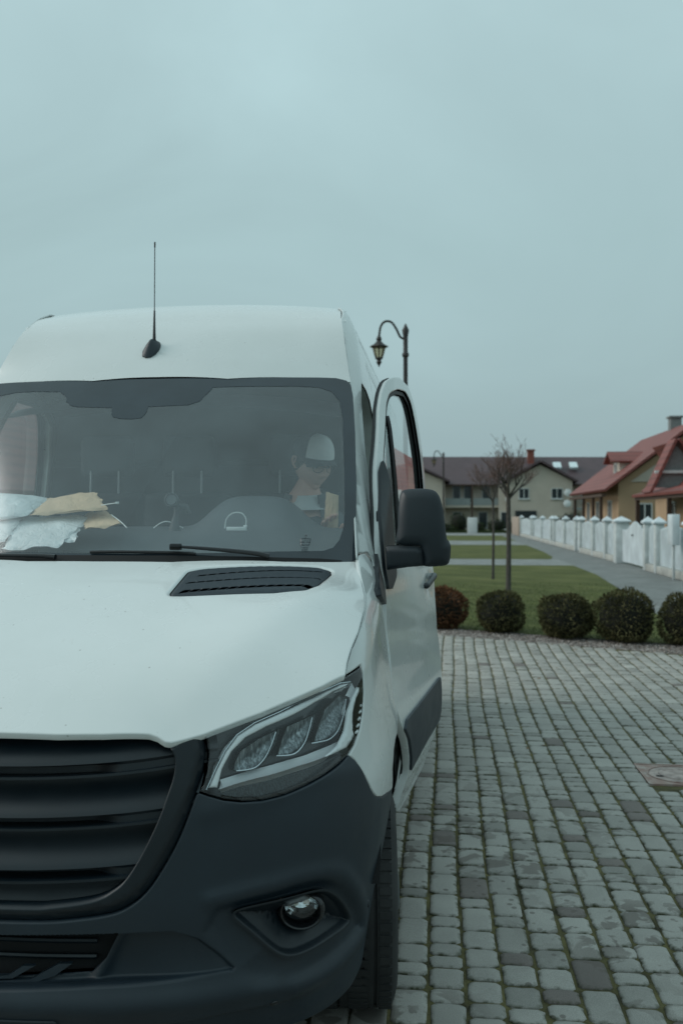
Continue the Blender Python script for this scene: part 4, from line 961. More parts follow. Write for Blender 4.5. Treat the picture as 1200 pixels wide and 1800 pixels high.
# ---------------------------------------------------------------- the driver
M['skin'] = simple('skin', (.80, .48, .40), .55, nscale=30, var=.06); M['hair'] = simple('dark_brown_hair', (.035, .024, .018), .7, nscale=60, var=.5, bmp=.5, bscale=200)
M['jacket'] = simple('dark_grey_jacket', (.10, .12, .135), .85, bmp=.4, bscale=40, bdist=.006); M['shirt'] = simple('white_cotton', (.62, .66, .67), .85, bmp=.3, bscale=50); M['cap_w'] = simple('white_cap_panel', (.92, .95, .96), .8); M['cap_d'] = simple('dark_cap_mesh', (.030, .035, .040), .85); M['trousers'] = simple('dark_denim', (.025, .032, .045), .9)
per = tag(empty('person', (.50, 2.02, 1.06)), 'driver in a white-fronted cap and glasses, looking down behind the steering wheel', 'person')
def P_(x, y, z): return (x - .50, y - 2.02, z - 1.06)
HC = Vector(P_(*(0.5745, 2, 1.845)))                       # centre of the head
def skinned(name, pts, edges, mat, parent, sub=2):
    me = bpy.data.meshes.new(name); me.from_pydata([p[:3] for p in pts], edges, []); me.materials.append(mat); o = bpy.data.objects.new(name, me); COL.objects.link(o); o.parent = parent
    sk = o.modifiers.new('skin', 'SKIN'); sk.use_smooth_shade = True
    for i, p in enumerate(pts): me.skin_vertices[0].data[i].radius = (p[3], p[4] if len(p) > 4 else p[3])
    me.skin_vertices[0].data[0].use_root = True
    s = o.modifiers.new('sub', 'SUBSURF'); s.levels = sub; s.render_levels = sub; return o
def hand(base, d, up, curl, pts, edges, bi, sgn):
    """five fingers rooted in the palm; thumb off its side"""
    d = Vector(d).normalized(); up = Vector(up).normalized(); sd = d.cross(up).normalized() * sgn; b = Vector(base); pi = len(pts)
    pts.append((*(b + d * .045), .030, .016)); edges.append((bi, pi))
    for k, (o_, ln) in enumerate(((-.030, .068), (-.010, .078), (.011, .073), (.030, .058))):
        q = b + d * .078 + sd * o_; a = len(pts); pts.append((*q, .0095, .0095)); edges.append((pi, a)); dd = d.copy()
        for j, fr in enumerate((.45, .32, .23)):
            dd = (dd - up * curl).normalized(); q = q + dd * ln * fr; pts.append((*q, .0088 - .0009 * j, .0088 - .0009 * j)); edges.append((a, len(pts) - 1)); a = len(pts) - 1
    q = b + d * .020 - sd * .032; a = len(pts); pts.append((*q, .012, .012)); edges.append((pi, a)); dd = (d * .7 - sd * .7).normalized()
    for ln in (.032, .026): q = q + dd * ln; dd = (dd - up * curl * .6 + d * .2).normalized(); pts.append((*q, .0102, .0102)); edges.append((a, len(pts) - 1)); a = len(pts) - 1
nb_ = HC + Vector((-.028, .020, -.105))
pts = [(*P_(.50, 2.04, 1.16), .16, .12), (*P_(.50, 2.05, 1.35), .15, .11), (*P_(.515, 2.03, 1.52), .165, .11), (nb_.x - .008, nb_.y + .02, nb_.z - .10, .060, .056), (nb_.x, nb_.y, nb_.z, .052, .054), (nb_.x + .012, nb_.y - .01, nb_.z + .06, .050, .052)]
edges = [(0, 1), (1, 2), (2, 3), (3, 4), (4, 5)]
for s, el, wr in ((-1, P_(.22, 1.86, 1.33), P_(.33, 1.72, 1.50)), (1, P_(.80, 1.86, 1.36), P_(.70, 1.71, 1.50))):
    a = len(pts); pts += [(*P_(.515 + s * .165, 2.02, 1.57), .062, .062), (el[0], el[1], el[2], .046, .046), (wr[0], wr[1], wr[2], .029, .024)]; edges += [(3, a), (a, a + 1), (a + 1, a + 2)]
    hand(wr, (-s * .05, -.5, .65) if s < 0 else (-.15, -.35, .8), (0, -.9, .3) if s < 0 else (-.5, .6, .2), .45, pts, edges, a + 2, s)
    a = len(pts); pts += [(*P_(.50 + s * .11, 1.92, 1.12), .085, .085), (*P_(.50 + s * .16, 1.62, 1.16), .060, .060), (*P_(.50 + s * .15, 1.60, .72), .042, .042), (*P_(.50 + s * .15, 1.50, .62), .042, .035), (*P_(.50 + s * .15, 1.38, .61), .036, .026)]; edges += [(0, a), (a, a + 1), (a + 1, a + 2), (a + 2, a + 3), (a + 3, a + 4)]
body = skinned('body', pts, edges, M['skin'], per)
# clothing follows the same joints a little fatter
def cloth(name, idx, ed, grow, mat, cut=None):
    P = [(*pts[i][:3], pts[i][3] + grow, pts[i][4] + grow) for i in idx]; m_ = {i: k for k, i in enumerate(idx)}; return skinned(name, P, [(m_[a], m_[b]) for a, b in ed], mat, per)
la = 6; ra = [i for i in range(len(pts)) if i > 6 and abs(pts[i][3] - .062) < 1e-6][0]
lp2 = [i for i in range(len(pts)) if abs(pts[i][3] - .085) < 1e-6]
cloth('jacket', [0, 1, 2, 3, la, la + 1, la + 2, ra, ra + 1, ra + 2], [(0, 1), (1, 2), (2, 3), (3, la), (la, la + 1), (la + 1, la + 2), (3, ra), (ra, ra + 1), (ra + 1, ra + 2)], .014, M['jacket'])
cloth('trousers', [0] + [k + j for k in lp2 for j in (0, 1, 2)], [(0, lp2[0]), (lp2[0], lp2[0] + 1), (lp2[0] + 1, lp2[0] + 2), (0, lp2[1]), (lp2[1], lp2[1] + 1), (lp2[1] + 1, lp2[1] + 2)], .012, M['trousers'])
for k in lp2: cloth('shoe', [k + 3, k + 4], [(k + 3, k + 4)], .010, M['rubber'])
mb = MB(); t = np.linspace(0, 2 * math.pi, 25)[:-1]
for r_, z_, dy in ((.064, -.028, .002), (.067, -.045, .004), (.084, -.066, -.002)): pass
ring_ = lambda r_, z_, dy: [(nb_.x + r_ * math.cos(a), nb_.y + r_ * 1.05 * math.sin(a) + dy, nb_.z + z_ - .022 * (1 - math.sin(a)) * .5) for a in t]
V_ = ring_(.060, -.014, 0) + ring_(.067, -.016, 0) + ring_(.078, -.042, 0) + ring_(.115, -.080, .0); mb.add(V_, [(k * 24 + i, k * 24 + (i + 1) % 24, (k + 1) * 24 + (i + 1) % 24, (k + 1) * 24 + i) for k in range(3) for i in range(24)]); mb.build('shirt_collar', M['shirt'], per)
# jacket lapels as a standing collar open at the front
mb = MB(); t2 = np.linspace(-.9, math.pi + .9, 24)
V_ = [(nb_.x + r_ * math.cos(a), nb_.y + r_ * math.sin(a) + .006, nb_.z + z_ + .02 * math.sin(a)) for r_, z_ in ((.122, -.12), (.098, -.060), (.090, -.020), (.098, -.018), (.130, -.12)) for a in t2]; mb.add(V_, [(k * 24 + i, k * 24 + i + 1, (k + 1) * 24 + i + 1, (k + 1) * 24 + i) for k in range(4) for i in range(23)]); mb.build('jacket_collar', M['jacket'], per)
# head: a sculpted shell facing -y, then turned and bowed
TH = Matrix.Translation(HC) @ Matrix.Rotation(math.radians(40), 4, 'Z') @ Matrix.Rotation(math.radians(17), 4, 'X') 
def headpt(th, ph, grow=0.0):
    d = np.array([math.cos(th) * math.sin(ph), -math.cos(th) * math.cos(ph), math.sin(th)])
    x, y, z = d * [.077 + grow, .098 + grow, .120 + grow]
    fr = max(0, -d[1]); jaw = float(sm(-.01, -.115, z)); x *= 1 - .36 * jaw; y *= 1 - .12 * jaw * (1 if y > 0 else .3)
    if y > 0: y *= 1.04; z += .006 * d[1]
    g = lambda cx, cz, sx, sz: math.exp(-((x - cx) / sx) ** 2 - ((z - cz) / sz) ** 2) * (d[1] < 0)
    o = 0.0
    o += .026 * g(0, -.022, .013, .016) + .015 * g(0, .004, .011, .022) + .006 * (g(.014, -.028, .008, .008) + g(-.014, -.028, .008, .008))
    o -= .012 * (g(.031, .012, .017, .012) + g(-.031, .012, .017, .012)); o += .006 * (g(.028, .034, .026, .008) + g(-.028, .034, .026, .008))
    o += .006 * g(0, -.052, .020, .005) + .006 * g(0, -.063, .018, .006) - .003 * g(0, -.0575, .022, .003) - .004 * g(0, -.076, .02, .006) + .012 * g(0, -.096, .022, .014)
    o += .004 * (g(.045, -.022, .02, .02) + g(-.045, -.022, .02, .02))
    return Vector((x, y - o, z))
nt_, np__ = 72, 96
V_ = [TH @ headpt(-math.pi / 2 + math.pi * i / nt_, 2 * math.pi * j / np__) for i in range(nt_ + 1) for j in range(np__)]
mb = MB(); mb.add([v[:] for v in V_], [(i * np__ + j, i * np__ + (j + 1) % np__, (i + 1) * np__ + (j + 1) % np__, (i + 1) * np__ + j) for i in range(nt_) for j in range(np__)]); hd = mb.build('head', M['skin'], per, angle=180)
for s in (-1, 1):
    mb = MB(); q = [(s * .076, .008, .022), (s * .088, .020, .030), (s * .092, .026, .016), (s * .088, .020, -.004), (s * .080, .010, -.018), (s * .074, .004, -.012)]; mb.tube([(TH @ Vector(p))[:] for p in catmull(q, 5)], [.0055] * 26, 8)
    mb.lathe([(.001, .006), (.012, .004), (.014, 0), (.001, -.004)], TH @ Matrix.Translation((s * .079, .012, .006)) @ Matrix.Rotation(s * math.pi / 2, 4, 'Y') @ Matrix.Diagonal((1.6, 1, 1, 1)), 12); mb.build('ear', M['skin'], hd)
    mb = MB(); c = Vector((s * .031, -.0775, .012)); mb.lathe([(.0118 * math.cos(a), .0118 * math.sin(a)) for a in np.linspace(-1.5, 1.5, 9)], TH @ Matrix.Translation(c), 14); e_ = mb.build('eye', M['shirt'], hd)
    mb = MB(); mb.lathe([(.0055, 0), (.004, .001), (.001, .0014)], TH @ Matrix.Translation(c + Vector((0, -.0112, -.002))) @ Matrix.Rotation(math.pi / 2, 4, 'X'), 12); mb.build('iris', M['hair'], e_)
    mb = MB(); mb.tube([(TH @ headpt(*a, .002))[:] for a in ((.30, s * .18), (.345, s * .38), (.32, s * .60))], [.0015, .0022, .0012], 6); mb.build('eyebrow', M['hair'], hd)
# hair at the sides and back, below the cap
V_, F_ = [], []; nn_ = 60; rows_ = 14
for i in range(rows_ + 1):
    for j in range(nn_ + 1):
        ph = math.radians(62) + math.radians(236) * j / nn_; side = abs(ph - math.pi) / math.radians(118); lo = -.42 + .62 * max(0, side) ** 4; th = lo + (.75 - lo) * i / rows_
        p = headpt(th, ph, .0075 * min(1, i / 3) + .0005); V_.append((TH @ p)[:])
mb = MB(); mb.add(V_, [(i * (nn_ + 1) + j, i * (nn_ + 1) + j + 1, (i + 1) * (nn_ + 1) + j + 1, (i + 1) * (nn_ + 1) + j) for i in range(rows_) for j in range(nn_)]); mb.build('hair', M['hair'], hd)
# glasses
mb = MB(); tt_ = np.linspace(0, 2 * math.pi, 25)[:-1]
for s in (-1, 1):
    mb.tube([(TH @ Vector((s * .033 + .024 * math.cos(a), -.108 + .010 * abs(s * .033 + .024 * math.cos(a)) / .057, .008 + .021 * math.sin(a))))[:] for a in tt_], .0013, 6, closed=True)
    mb.tube([(TH @ Vector(p))[:] for p in ((s * .057, -.098, .014), (s * .074, -.075, .016), (s * .082, -.01, .018), (s * .082, .012, .010))], .0018, 6)
mb.tube([(TH @ Vector(p))[:] for p in ((-.010, -.109, .013), (0, -.112, .016), (.010, -.109, .013))], .0018, 6); mb.build('glasses', M['gloss_black'], per)
# cap
TC = TH @ Matrix.Translation((0, .004, .034)) @ Matrix.Rotation(math.radians(-3), 4, 'X')
def capshell(j0, j1, name, mat, parent):
    V_ = []; R_ = 10; n_ = 24
    for i in range(R_ + 1):
        for j in range(n_ + 1):
            a = j0 + (j1 - j0) * j / n_; h_ = i / R_ * math.pi / 2; x = .088 * math.cos(h_) ** .56 * math.sin(a); y = -.108 * math.cos(h_) ** .56 * math.cos(a); z = .005 + (.092 + .014 * max(0, math.cos(a))) * math.sin(h_); V_.append((TC @ Vector((x, y, z)))[:])
    mb = MB(); mb.add(V_, [(i * (n_ + 1) + j, i * (n_ + 1) + j + 1, (i + 1) * (n_ + 1) + j + 1, (i + 1) * (n_ + 1) + j) for i in range(R_) for j in range(n_)]); return mb.build(name, mat, parent)
cp = capshell(math.radians(58), math.radians(302), 'cap', M['cap_d'], per); capshell(math.radians(-58), math.radians(58), 'front_panel', M['cap_w'], cp)
V_ = []
for k in range(2):
    for i in range(9):
        for j in range(21):
            a = math.radians(-62 + 124 * j / 20); r_ = i / 8; x = .088 * math.sin(a) * (1 + .02 * r_); y = -.104 * math.cos(a) - r_ * .058 * math.cos(a * .9); z = .006 - .012 * r_ - .030 * (x / .088) ** 2 * r_ - .003 * k; V_.append((TC @ Vector((x, y, z)))[:])
mb = MB(); mb.add(V_, [(k * 189 + i * 21 + j, k * 189 + i * 21 + j + 1, k * 189 + (i + 1) * 21 + j + 1, k * 189 + (i + 1) * 21 + j) for k in range(2) for i in range(8) for j in range(20)]); mb.build('brim', M['cap_d'], cp)
bag('padded_envelope', 'tan padded envelope held upright beside the driver, near the right pillar', 'envelope', None, [(0.67, 1.66, 1.564), (0.729, 1.66, 1.564), (0.7269, 1.7, 1.698), (0.6744, 1.7, 1.715)], .020, M['kraft'], 12, rag=.15)

# ---------------------------------------------------------------- ground, drive, lawn, path
def yedge(x): return 10.78 - .49 * np.asarray(x, float)
def sheet(name, poly, z, mat, kind='structure'):
    mb = MB(); mb.add([(x, y, z) for x, y in poly], [tuple(range(len(poly)))]); return tag(mb.build(name, mat), kind=kind)
def grass_mat():
    m, nt, b = node_mat('lawn_grass'); v = coords(nt, 1)
    a = noise(nt, v, .55, 5, .6); c = ramp(nt, a, [(.3, (.070, .080, .028)), (.5, (.096, .106, .036)), (.72, (.135, .138, .052))])
    f = noise(nt, coords(nt, 1, 'Object', (6, 1.2, 1)), 9, 6, .7); c2 = ramp(nt, f, [(.3, .62), (.7, 1.35)]); c = mix(nt, 1.0, c, c2, 'MULTIPLY')
    w = N(nt, 'ShaderNodeTexWave', wave_type='BANDS', bands_direction='DIAGONAL'); w.inputs['Scale'].default_value = .34; w.inputs['Distortion'].default_value = 1.2; w.inputs['Detail'].default_value = 2; L(nt, v, w.inputs['Vector'])
    c3 = ramp(nt, w.outputs['Fac'], [(.90, 1.0), (.98, 1.35)]); c = mix(nt, 1.0, c, c3, 'MULTIPLY')
    L(nt, c, b.inputs['Base Color']); b.inputs['Roughness'].default_value = .9; b.inputs['Specular IOR Level'].default_value = .15
    bump(nt, b, noise(nt, v, 40, 5, .7), .6, .03); return m
def brickpath_mat(name, c0, c1, sx, sy):
    m, nt, b = node_mat(name); v = coords(nt, 1)
    br = N(nt, 'ShaderNodeTexBrick'); br.inputs['Scale'].default_value = 1; br.inputs['Brick Width'].default_value = sx; br.inputs['Row Height'].default_value = sy; br.inputs['Mortar Size'].default_value = .008
    br.inputs['Color1'].default_value = (*c0, 1); br.inputs['Color2'].default_value = (*c1, 1); br.inputs['Mortar'].default_value = (.06, .065, .055, 1); L(nt, v, br.inputs['Vector'])
    f = ramp(nt, noise(nt, v, 1.3, 5, .6), [(.3, .72), (.7, 1.15)]); c = mix(nt, 1.0, br.outputs['Color'], f, 'MULTIPLY')
    L(nt, c, b.inputs['Base Color']); b.inputs['Roughness'].default_value = .85; bump(nt, b, noise(nt, v, 60, 4), .3, .01); return m
M['grass'] = grass_mat()
M['path'] = brickpath_mat('grey_footpath', (.19, .20, .197), (.24, .25, .243), .2, .1)
M['path2'] = brickpath_mat('pale_footpath', (.24, .255, .25), (.30, .31, .30), .2, .1)
M['earth'] = simple('far_ground', (.075, .085, .045), .95, nscale=.3, var=.4)
M['moss'] = simple('mossy_joints', (.085, .075, .028), .95, nscale=7, var=.75, bmp=.8, bscale=90, bdist=.01)
sheet('ground', [(-900, -500), (900, -500), (900, 1500), (-900, 1500)], -.045, M['earth'])
sheet('paving_bed', [(-14, -16), (20, -16), (20, 1.1), (4.4, 8.62), (-14, 17.6)], -.008, M['moss'])
lawn_edge = [(-14, 18.3), (1.2, 10.95), (2.7, 10.25), (4.15, 9.55), (4.42, 10.9), (4.75, 14.5), (5.3, 23.0), (5.3, 27.3), (-30, 27.3), (-30, 18.3)]
sheet('lawn', lawn_edge, .0, M['grass'])
sheet('lawn', [(-30, 31.2), (5.05, 31.2), (5.35, 33), (5.55, 38), (5.6, 46.6), (-30, 46.6)], .0, M['grass'])
sheet('lawn', [(-30, 54.2), (5.7, 54.2), (5.7, 68), (-30, 68)], .0, M['grass'])
sheet('footpath', [(4.15, 8.8), (20, 1.2), (20, 9), (7.2, 15), (7.2, 90), (5.0, 90), (5.0, 24), (4.3, 12)], -.004, M['path'])
sheet('crossing_path', [(-30, 27.3), (5.3, 27.3), (5.3, 31.2), (-30, 31.2)], .002, M['path2'])
sheet('crossing_path', [(-30, 46.6), (5.6, 46.6), (5.6, 54.2), (-30, 54.2)], .002, M['path2'])
sheet('crossing_path', [(-30, 68), (9, 68), (9, 77), (-30, 77)], .002, M['path2'])
# gravel strip under the bushes
def gravel_mat():
    m, nt, b = node_mat('gravel_stone'); v = coords(nt, 1)
    oi = N(nt, 'ShaderNodeTexVoronoi'); oi.inputs['Scale'].default_value = 28; L(nt, v, oi.inputs['Vector'])
    c = ramp(nt, oi.outputs['Color'], [(.1, (.10, .085, .075)), (.5, (.20, .17, .155)), (.9, (.36, .33, .31))]); L(nt, c, b.inputs['Base Color']); b.inputs['Roughness'].default_value = .85
    bump(nt, b, oi.outputs['Distance'], .8, .02); return m
M['gravel'] = gravel_mat()
gb = MB(); gb.add([(x, float(yedge(x)) + d, -.008 + .0 * d) for d in (0, 1.1) for x in (-14, 1.2, 2.7, 4.3)], [(0, 1, 5, 4), (1, 2, 6, 5), (2, 3, 7, 6)])
for i in range(3200):
    x = random.uniform(.6, 4.35); y = float(yedge(x)) + random.uniform(-.02, .75) ; r = random.uniform(.010, .026)
    V_ = [(x + r * a * random.uniform(.7, 1.2), y + r * b_ * random.uniform(.7, 1.2), -.004 + r * c_ * .8) for a, b_, c_ in ((1, 0, 0), (0, 1, 0), (-1, 0, 0), (0, -1, 0), (0, 0, 1))]
    gb.add(V_, [(0, 1, 4), (1, 2, 4), (2, 3, 4), (3, 0, 4)])
tag(gb.build('gravel', M['gravel'], smooth=False), kind='stuff')
# --- paving blocks: rows of rounded setts, three lengths, laid in one surface
def paver_mat():
    m, nt, b = node_mat('concrete_setts'); v = coords(nt, 1)
    at = N(nt, 'ShaderNodeAttribute', attribute_name='tone')
    n1 = ramp(nt, noise(nt, v, 3.2, 5, .6), [(.3, .86), (.7, 1.10)]); c = mix(nt, 1.0, at.outputs['Color'], n1, 'MULTIPLY')
    gr = ramp(nt, noise(nt, v, 260, 3, .8), [(.35, .78), (.65, 1.16)]); c = mix(nt, 1.0, c, gr, 'MULTIPLY')
    # damp blotches and drips
    st = ramp(nt, noise(nt, v, 7.5, 4, .55, .6), [(.53, 0.0), (.565, 1.0)]); area = ramp(nt, noise(nt, v, 1.0, 2), [(.42, 0.0), (.56, 1.0)])
    vo = N(nt, 'ShaderNodeTexVoronoi'); vo.inputs['Scale'].default_value = 16; L(nt, v, vo.inputs['Vector']); dr = ramp(nt, vo.outputs['Distance'], [(.16, 1.0), (.20, 0.0)])
    dm = ramp(nt, noise(nt, v, 2.3, 2), [(.50, 0.0), (.56, 1.0)])
    a1 = N(nt, 'ShaderNodeMath', operation='MULTIPLY'); L(nt, st, a1.inputs[0]); L(nt, area, a1.inputs[1])
    a2 = N(nt, 'ShaderNodeMath', operation='MULTIPLY'); L(nt, dr, a2.inputs[0]); L(nt, dm, a2.inputs[1])
    a3 = N(nt, 'ShaderNodeMath', operation='MAXIMUM'); L(nt, a1.outputs[0], a3.inputs[0]); L(nt, a2.outputs[0], a3.inputs[1])
    sy = N(nt, 'ShaderNodeSeparateXYZ'); L(nt, v, sy.inputs[0]); near = ramp(nt, sy.outputs['Y'], [(0, 1.0), (1, 1.0)])
    nr = N(nt, 'ShaderNodeMapRange'); nr.inputs[1].default_value = 2.3; nr.inputs[2].default_value = 4.2; nr.inputs[3].default_value = .62; nr.inputs[4].default_value = .08; L(nt, sy.outputs['Y'], nr.inputs[0])
    a4 = N(nt, 'ShaderNodeMath', operation='MULTIPLY'); L(nt, a3.outputs[0], a4.inputs[0]); L(nt, nr.outputs[0], a4.inputs[1])
    c = mix(nt, a4.outputs[0], c, (.095, .078, .066))
    # moss creeping onto the edges
    ed = ramp(nt, at.outputs['Alpha'], [(.0, 1.0), (.75, 0.0)]); mo_ = ramp(nt, noise(nt, v, 22, 4), [(.46, 0.0), (.62, 1.0)])
    a5 = N(nt, 'ShaderNodeMath', operation='MULTIPLY'); L(nt, ed, a5.inputs[0]); L(nt, mo_, a5.inputs[1]); c = mix(nt, a5.outputs[0], c, (.040, .044, .018))
    L(nt, c, b.inputs['Base Color']); b.inputs['Roughness'].default_value = .72; b.inputs['Specular IOR Level'].default_value = .35
    bump(nt, b, noise(nt, v, 180, 4, .7), .35, .003); return m
M['paver'] = paver_mat()
def pave():
    W_ = .1285; g = .0062
    oct_ = np.array([(-1, -.66), (-.66, -1), (0, -1.0), (.66, -1), (1, -.66), (1, 0), (1, .66), (.66, 1), (0, 1.0), (-.66, 1), (-1, .66), (-1, 0)])
    rg = np.random.default_rng(5); VV, FF, TT = [], [], []; nb = 0
    nrow = int(13.0 / W_)
    for r in range(nrow):
        xc = -3.2 + r * W_; y = -3.4 + rg.uniform(0, .2); far = float(yedge(xc)) - .02
        if xc > 4.4: far = min(far, 8.9)
        while y < far:
            u = rg.random(); ln = .094 if u < .42 else (.142 if u < .60 else .212)
            ln *= rg.uniform(.985, 1.015); y1 = y + ln; cy = (y + y1) / 2
            if 2.33 < xc < 2.90 and 3.52 < cy < 4.06: y = y1; continue
            sh = .09 * (np.clip(cy - 2, 0, None) / 8) ** 2 + .008 * math.sin(cy * 1.7 + xc)
            hx, hy = W_ / 2 - g * rg.uniform(.7, 1.2), ln / 2 - .0045 * rg.uniform(.6, 1.3)
            cr = .014
            P = oct_ * [hx, hy]; k = np.abs(oct_) == .66
            P = np.where(k, np.sign(oct_) * (np.array([hx, hy]) - cr), P)
            P = P + rg.normal(0, .0011, P.shape)
            jx = rg.normal(0, .0014); z0 = rg.normal(0, .0013); tx, ty = rg.normal(0, .006, 2)
            cz = lambda Q: z0 + Q[:, 0] * tx + Q[:, 1] * ty
            cen = np.array([xc + sh + jx, cy - .07 * (xc - 1.15)])
            for sc_, dz in ((1.0, -.022), (1.0, -.0055), (.955, -.0012)):
                Q = P * sc_ if sc_ == 1.0 else P - np.sign(P) * np.minimum(np.abs(P), .0055)
                VV.append(np.c_[Q + cen, cz(Q) + dz])
            Q = P - np.sign(P) * np.minimum(np.abs(P), .020); VV.append(np.c_[Q + cen, cz(Q) + .0006])
            b = nb; n = 12
            for l in range(3):
                for i in range(n): j = (i + 1) % n; FF.append((b + l * n + i, b + l * n + j, b + (l + 1) * n + j, b + (l + 1) * n + i))
            FF.append(tuple(range(b + 3 * n, b + 4 * n))); nb += 4 * n
            t = rg.normal(1, .06); dark = rg.random()
            pd = .085 if cy < 3.4 else .012
            base = np.array([.338, .328, .302]) * t
            if dark < pd: base = np.array([.175, .152, .140]) * t
            elif dark < pd + .10: base = np.array([.27, .262, .24]) * t
            for al in (0, .0, .35, 1.0): TT.append(np.c_[np.tile(base, (n, 1)), np.full(n, al)])
            y = y1
    return np.vstack(VV), FF, np.vstack(TT)
V_, F_, T_ = pave()
tag(mk('driveway', V_, F_, M['paver'], None, True, None, ('tone', T_)), kind='structure')
# moss and grit standing in the joints near the camera
# --- manhole
def rust_mat():
    m, nt, b = node_mat('rusty_iron_cover'); v = coords(nt, 1); c = ramp(nt, noise(nt, v, 12, 6, .7), [(.3, (.24, .14, .12)), (.5, (.34, .24, .21)), (.68, (.42, .38, .35))]); L(nt, c, b.inputs['Base Color']); b.inputs['Roughness'].default_value = .8; bump(nt, b, noise(nt, v, 90, 4), .6, .004); return m
M['rust'] = rust_mat(); M['wornlid'] = simple('worn_concrete_lid', (.38, .31, .285), .85, nscale=14, var=.45, bmp=.5, bscale=60)
mh = tag(empty('manhole_cover', (2.615, 3.79, 0), 0), 'round drain cover in a square rusty frame set into the block paving', 'manhole cover')
mb = MB(); s_ = .225
for a0_, a1_, b0_, b1_ in ((-s_, s_, -s_, -s_ + .012), (-s_, s_, s_ - .012, s_), (-s_, -s_ + .012, -s_ + .012, s_ - .012), (s_ - .012, s_, -s_ + .012, s_ - .012)): mb.box(a0_, a1_, b0_, b1_, -.02, .004)
t = np.linspace(0, 2 * math.pi, 49)[:-1]; circ = [(.188 * math.cos(a), .188 * math.sin(a)) for a in t]; sq = []
for a in t:
    c, s = math.cos(a), math.sin(a); k = (s_ - .012) / max(abs(c), abs(s)); sq.append((c * k, s * k))
mb.add([(x, y, .001) for x, y in circ] + [(x, y, -.001) for x, y in sq], [(i, (i + 1) % 48, 48 + (i + 1) % 48, 48 + i) for i in range(48)])
mb.lathe([(.188, -.01), (.188, .005), (.178, .005), (.178, -.006)], None, 48); mb.build('frame', M['rust'], mh, smooth=False)
mb = MB(); mb.lathe([(.176, -.012), (.174, .001), (.160, .004), (.155, .0015), (.120, .0015), (.116, .006), (.108, .006), (.104, .0015), (.001, .002)], None, 48); mb.build('lid', M['wornlid'], mh)
for a in (.4, 3.54): mb = MB(); mb.box(.135 * math.cos(a) - .02, .135 * math.cos(a) + .02, .135 * math.sin(a) - .008, .135 * math.sin(a) + .008, .0025, .006); mb.build('lifting_slot', M['black'], mh)
# --- grass blades standing on the near lawn
M['blade'] = simple('grass_blade', (.070, .105, .030), .8, nscale=2, var=.35)
mb = MB(); lp = np.array(lawn_edge); cnt = 0
pts = RNG.uniform((.4, 9.6), (5.2, 20), (26000, 2)); pts = pts[inside(pts, lp)]
pts = pts[RNG.random(len(pts)) < np.clip(1.3 - (pts[:, 1] - 9.6) / 9, .2, 1)]
for x, y in pts:
    h = random.uniform(.018, .045); a = random.uniform(0, 6.28); w = .004; dx, dy = math.cos(a) * w, math.sin(a) * w; lx, ly = random.gauss(0, .012), random.gauss(0, .012)
    mb.v += [(x - dx, y - dy, 0), (x + dx, y + dy, 0), (x + lx, y + ly, h)]; n = len(mb.v); mb.f.append((n - 3, n - 2, n - 1)); mb.m.append(0)
me = bpy.data.meshes.new('grass'); me.from_pydata(mb.v, [], mb.f); me.materials.append(M['blade']); o = bpy.data.objects.new('grass', me); COL.objects.link(o); tag(o, kind='stuff')
# ---------------------------------------------------------------- clipped bushes
def leaf_mat(name, c0, c1, c2):
    m, nt, b = node_mat(name); v = coords(nt, 1); c = ramp(nt, noise(nt, v, 9, 4, .7), [(.32, c0), (.52, c1), (.72, c2)])
    g = N(nt, 'ShaderNodeNewGeometry'); c = mix(nt, 1.0, c, ramp(nt, g.outputs['Random Per Island'], [(0, .55), (1, 1.5)]), 'MULTIPLY')
    L(nt, c, b.inputs['Base Color']); b.inputs['Roughness'].default_value = .75; b.inputs['Specular IOR Level'].default_value = .05; return m
M['leaf'] = leaf_mat('clipped_conifer_foliage', (.045, .045, .024), (.088, .084, .040), (.14, .125, .062))
M['leaf_red'] = leaf_mat('bronze_conifer_foliage', (.065, .034, .020), (.135, .066, .036), (.19, .105, .055))
M['shrub'] = leaf_mat('garden_foliage', (.020, .030, .014), (.035, .050, .022), (.06, .075, .035))
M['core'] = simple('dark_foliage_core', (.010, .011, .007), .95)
M['bark'] = simple('bark', (.070, .062, .055), .9, nscale=20, var=.4, bmp=.5)
M['twig'] = simple('red_brown_twigs', (.15, .092, .078), .85, nscale=6, var=.3)
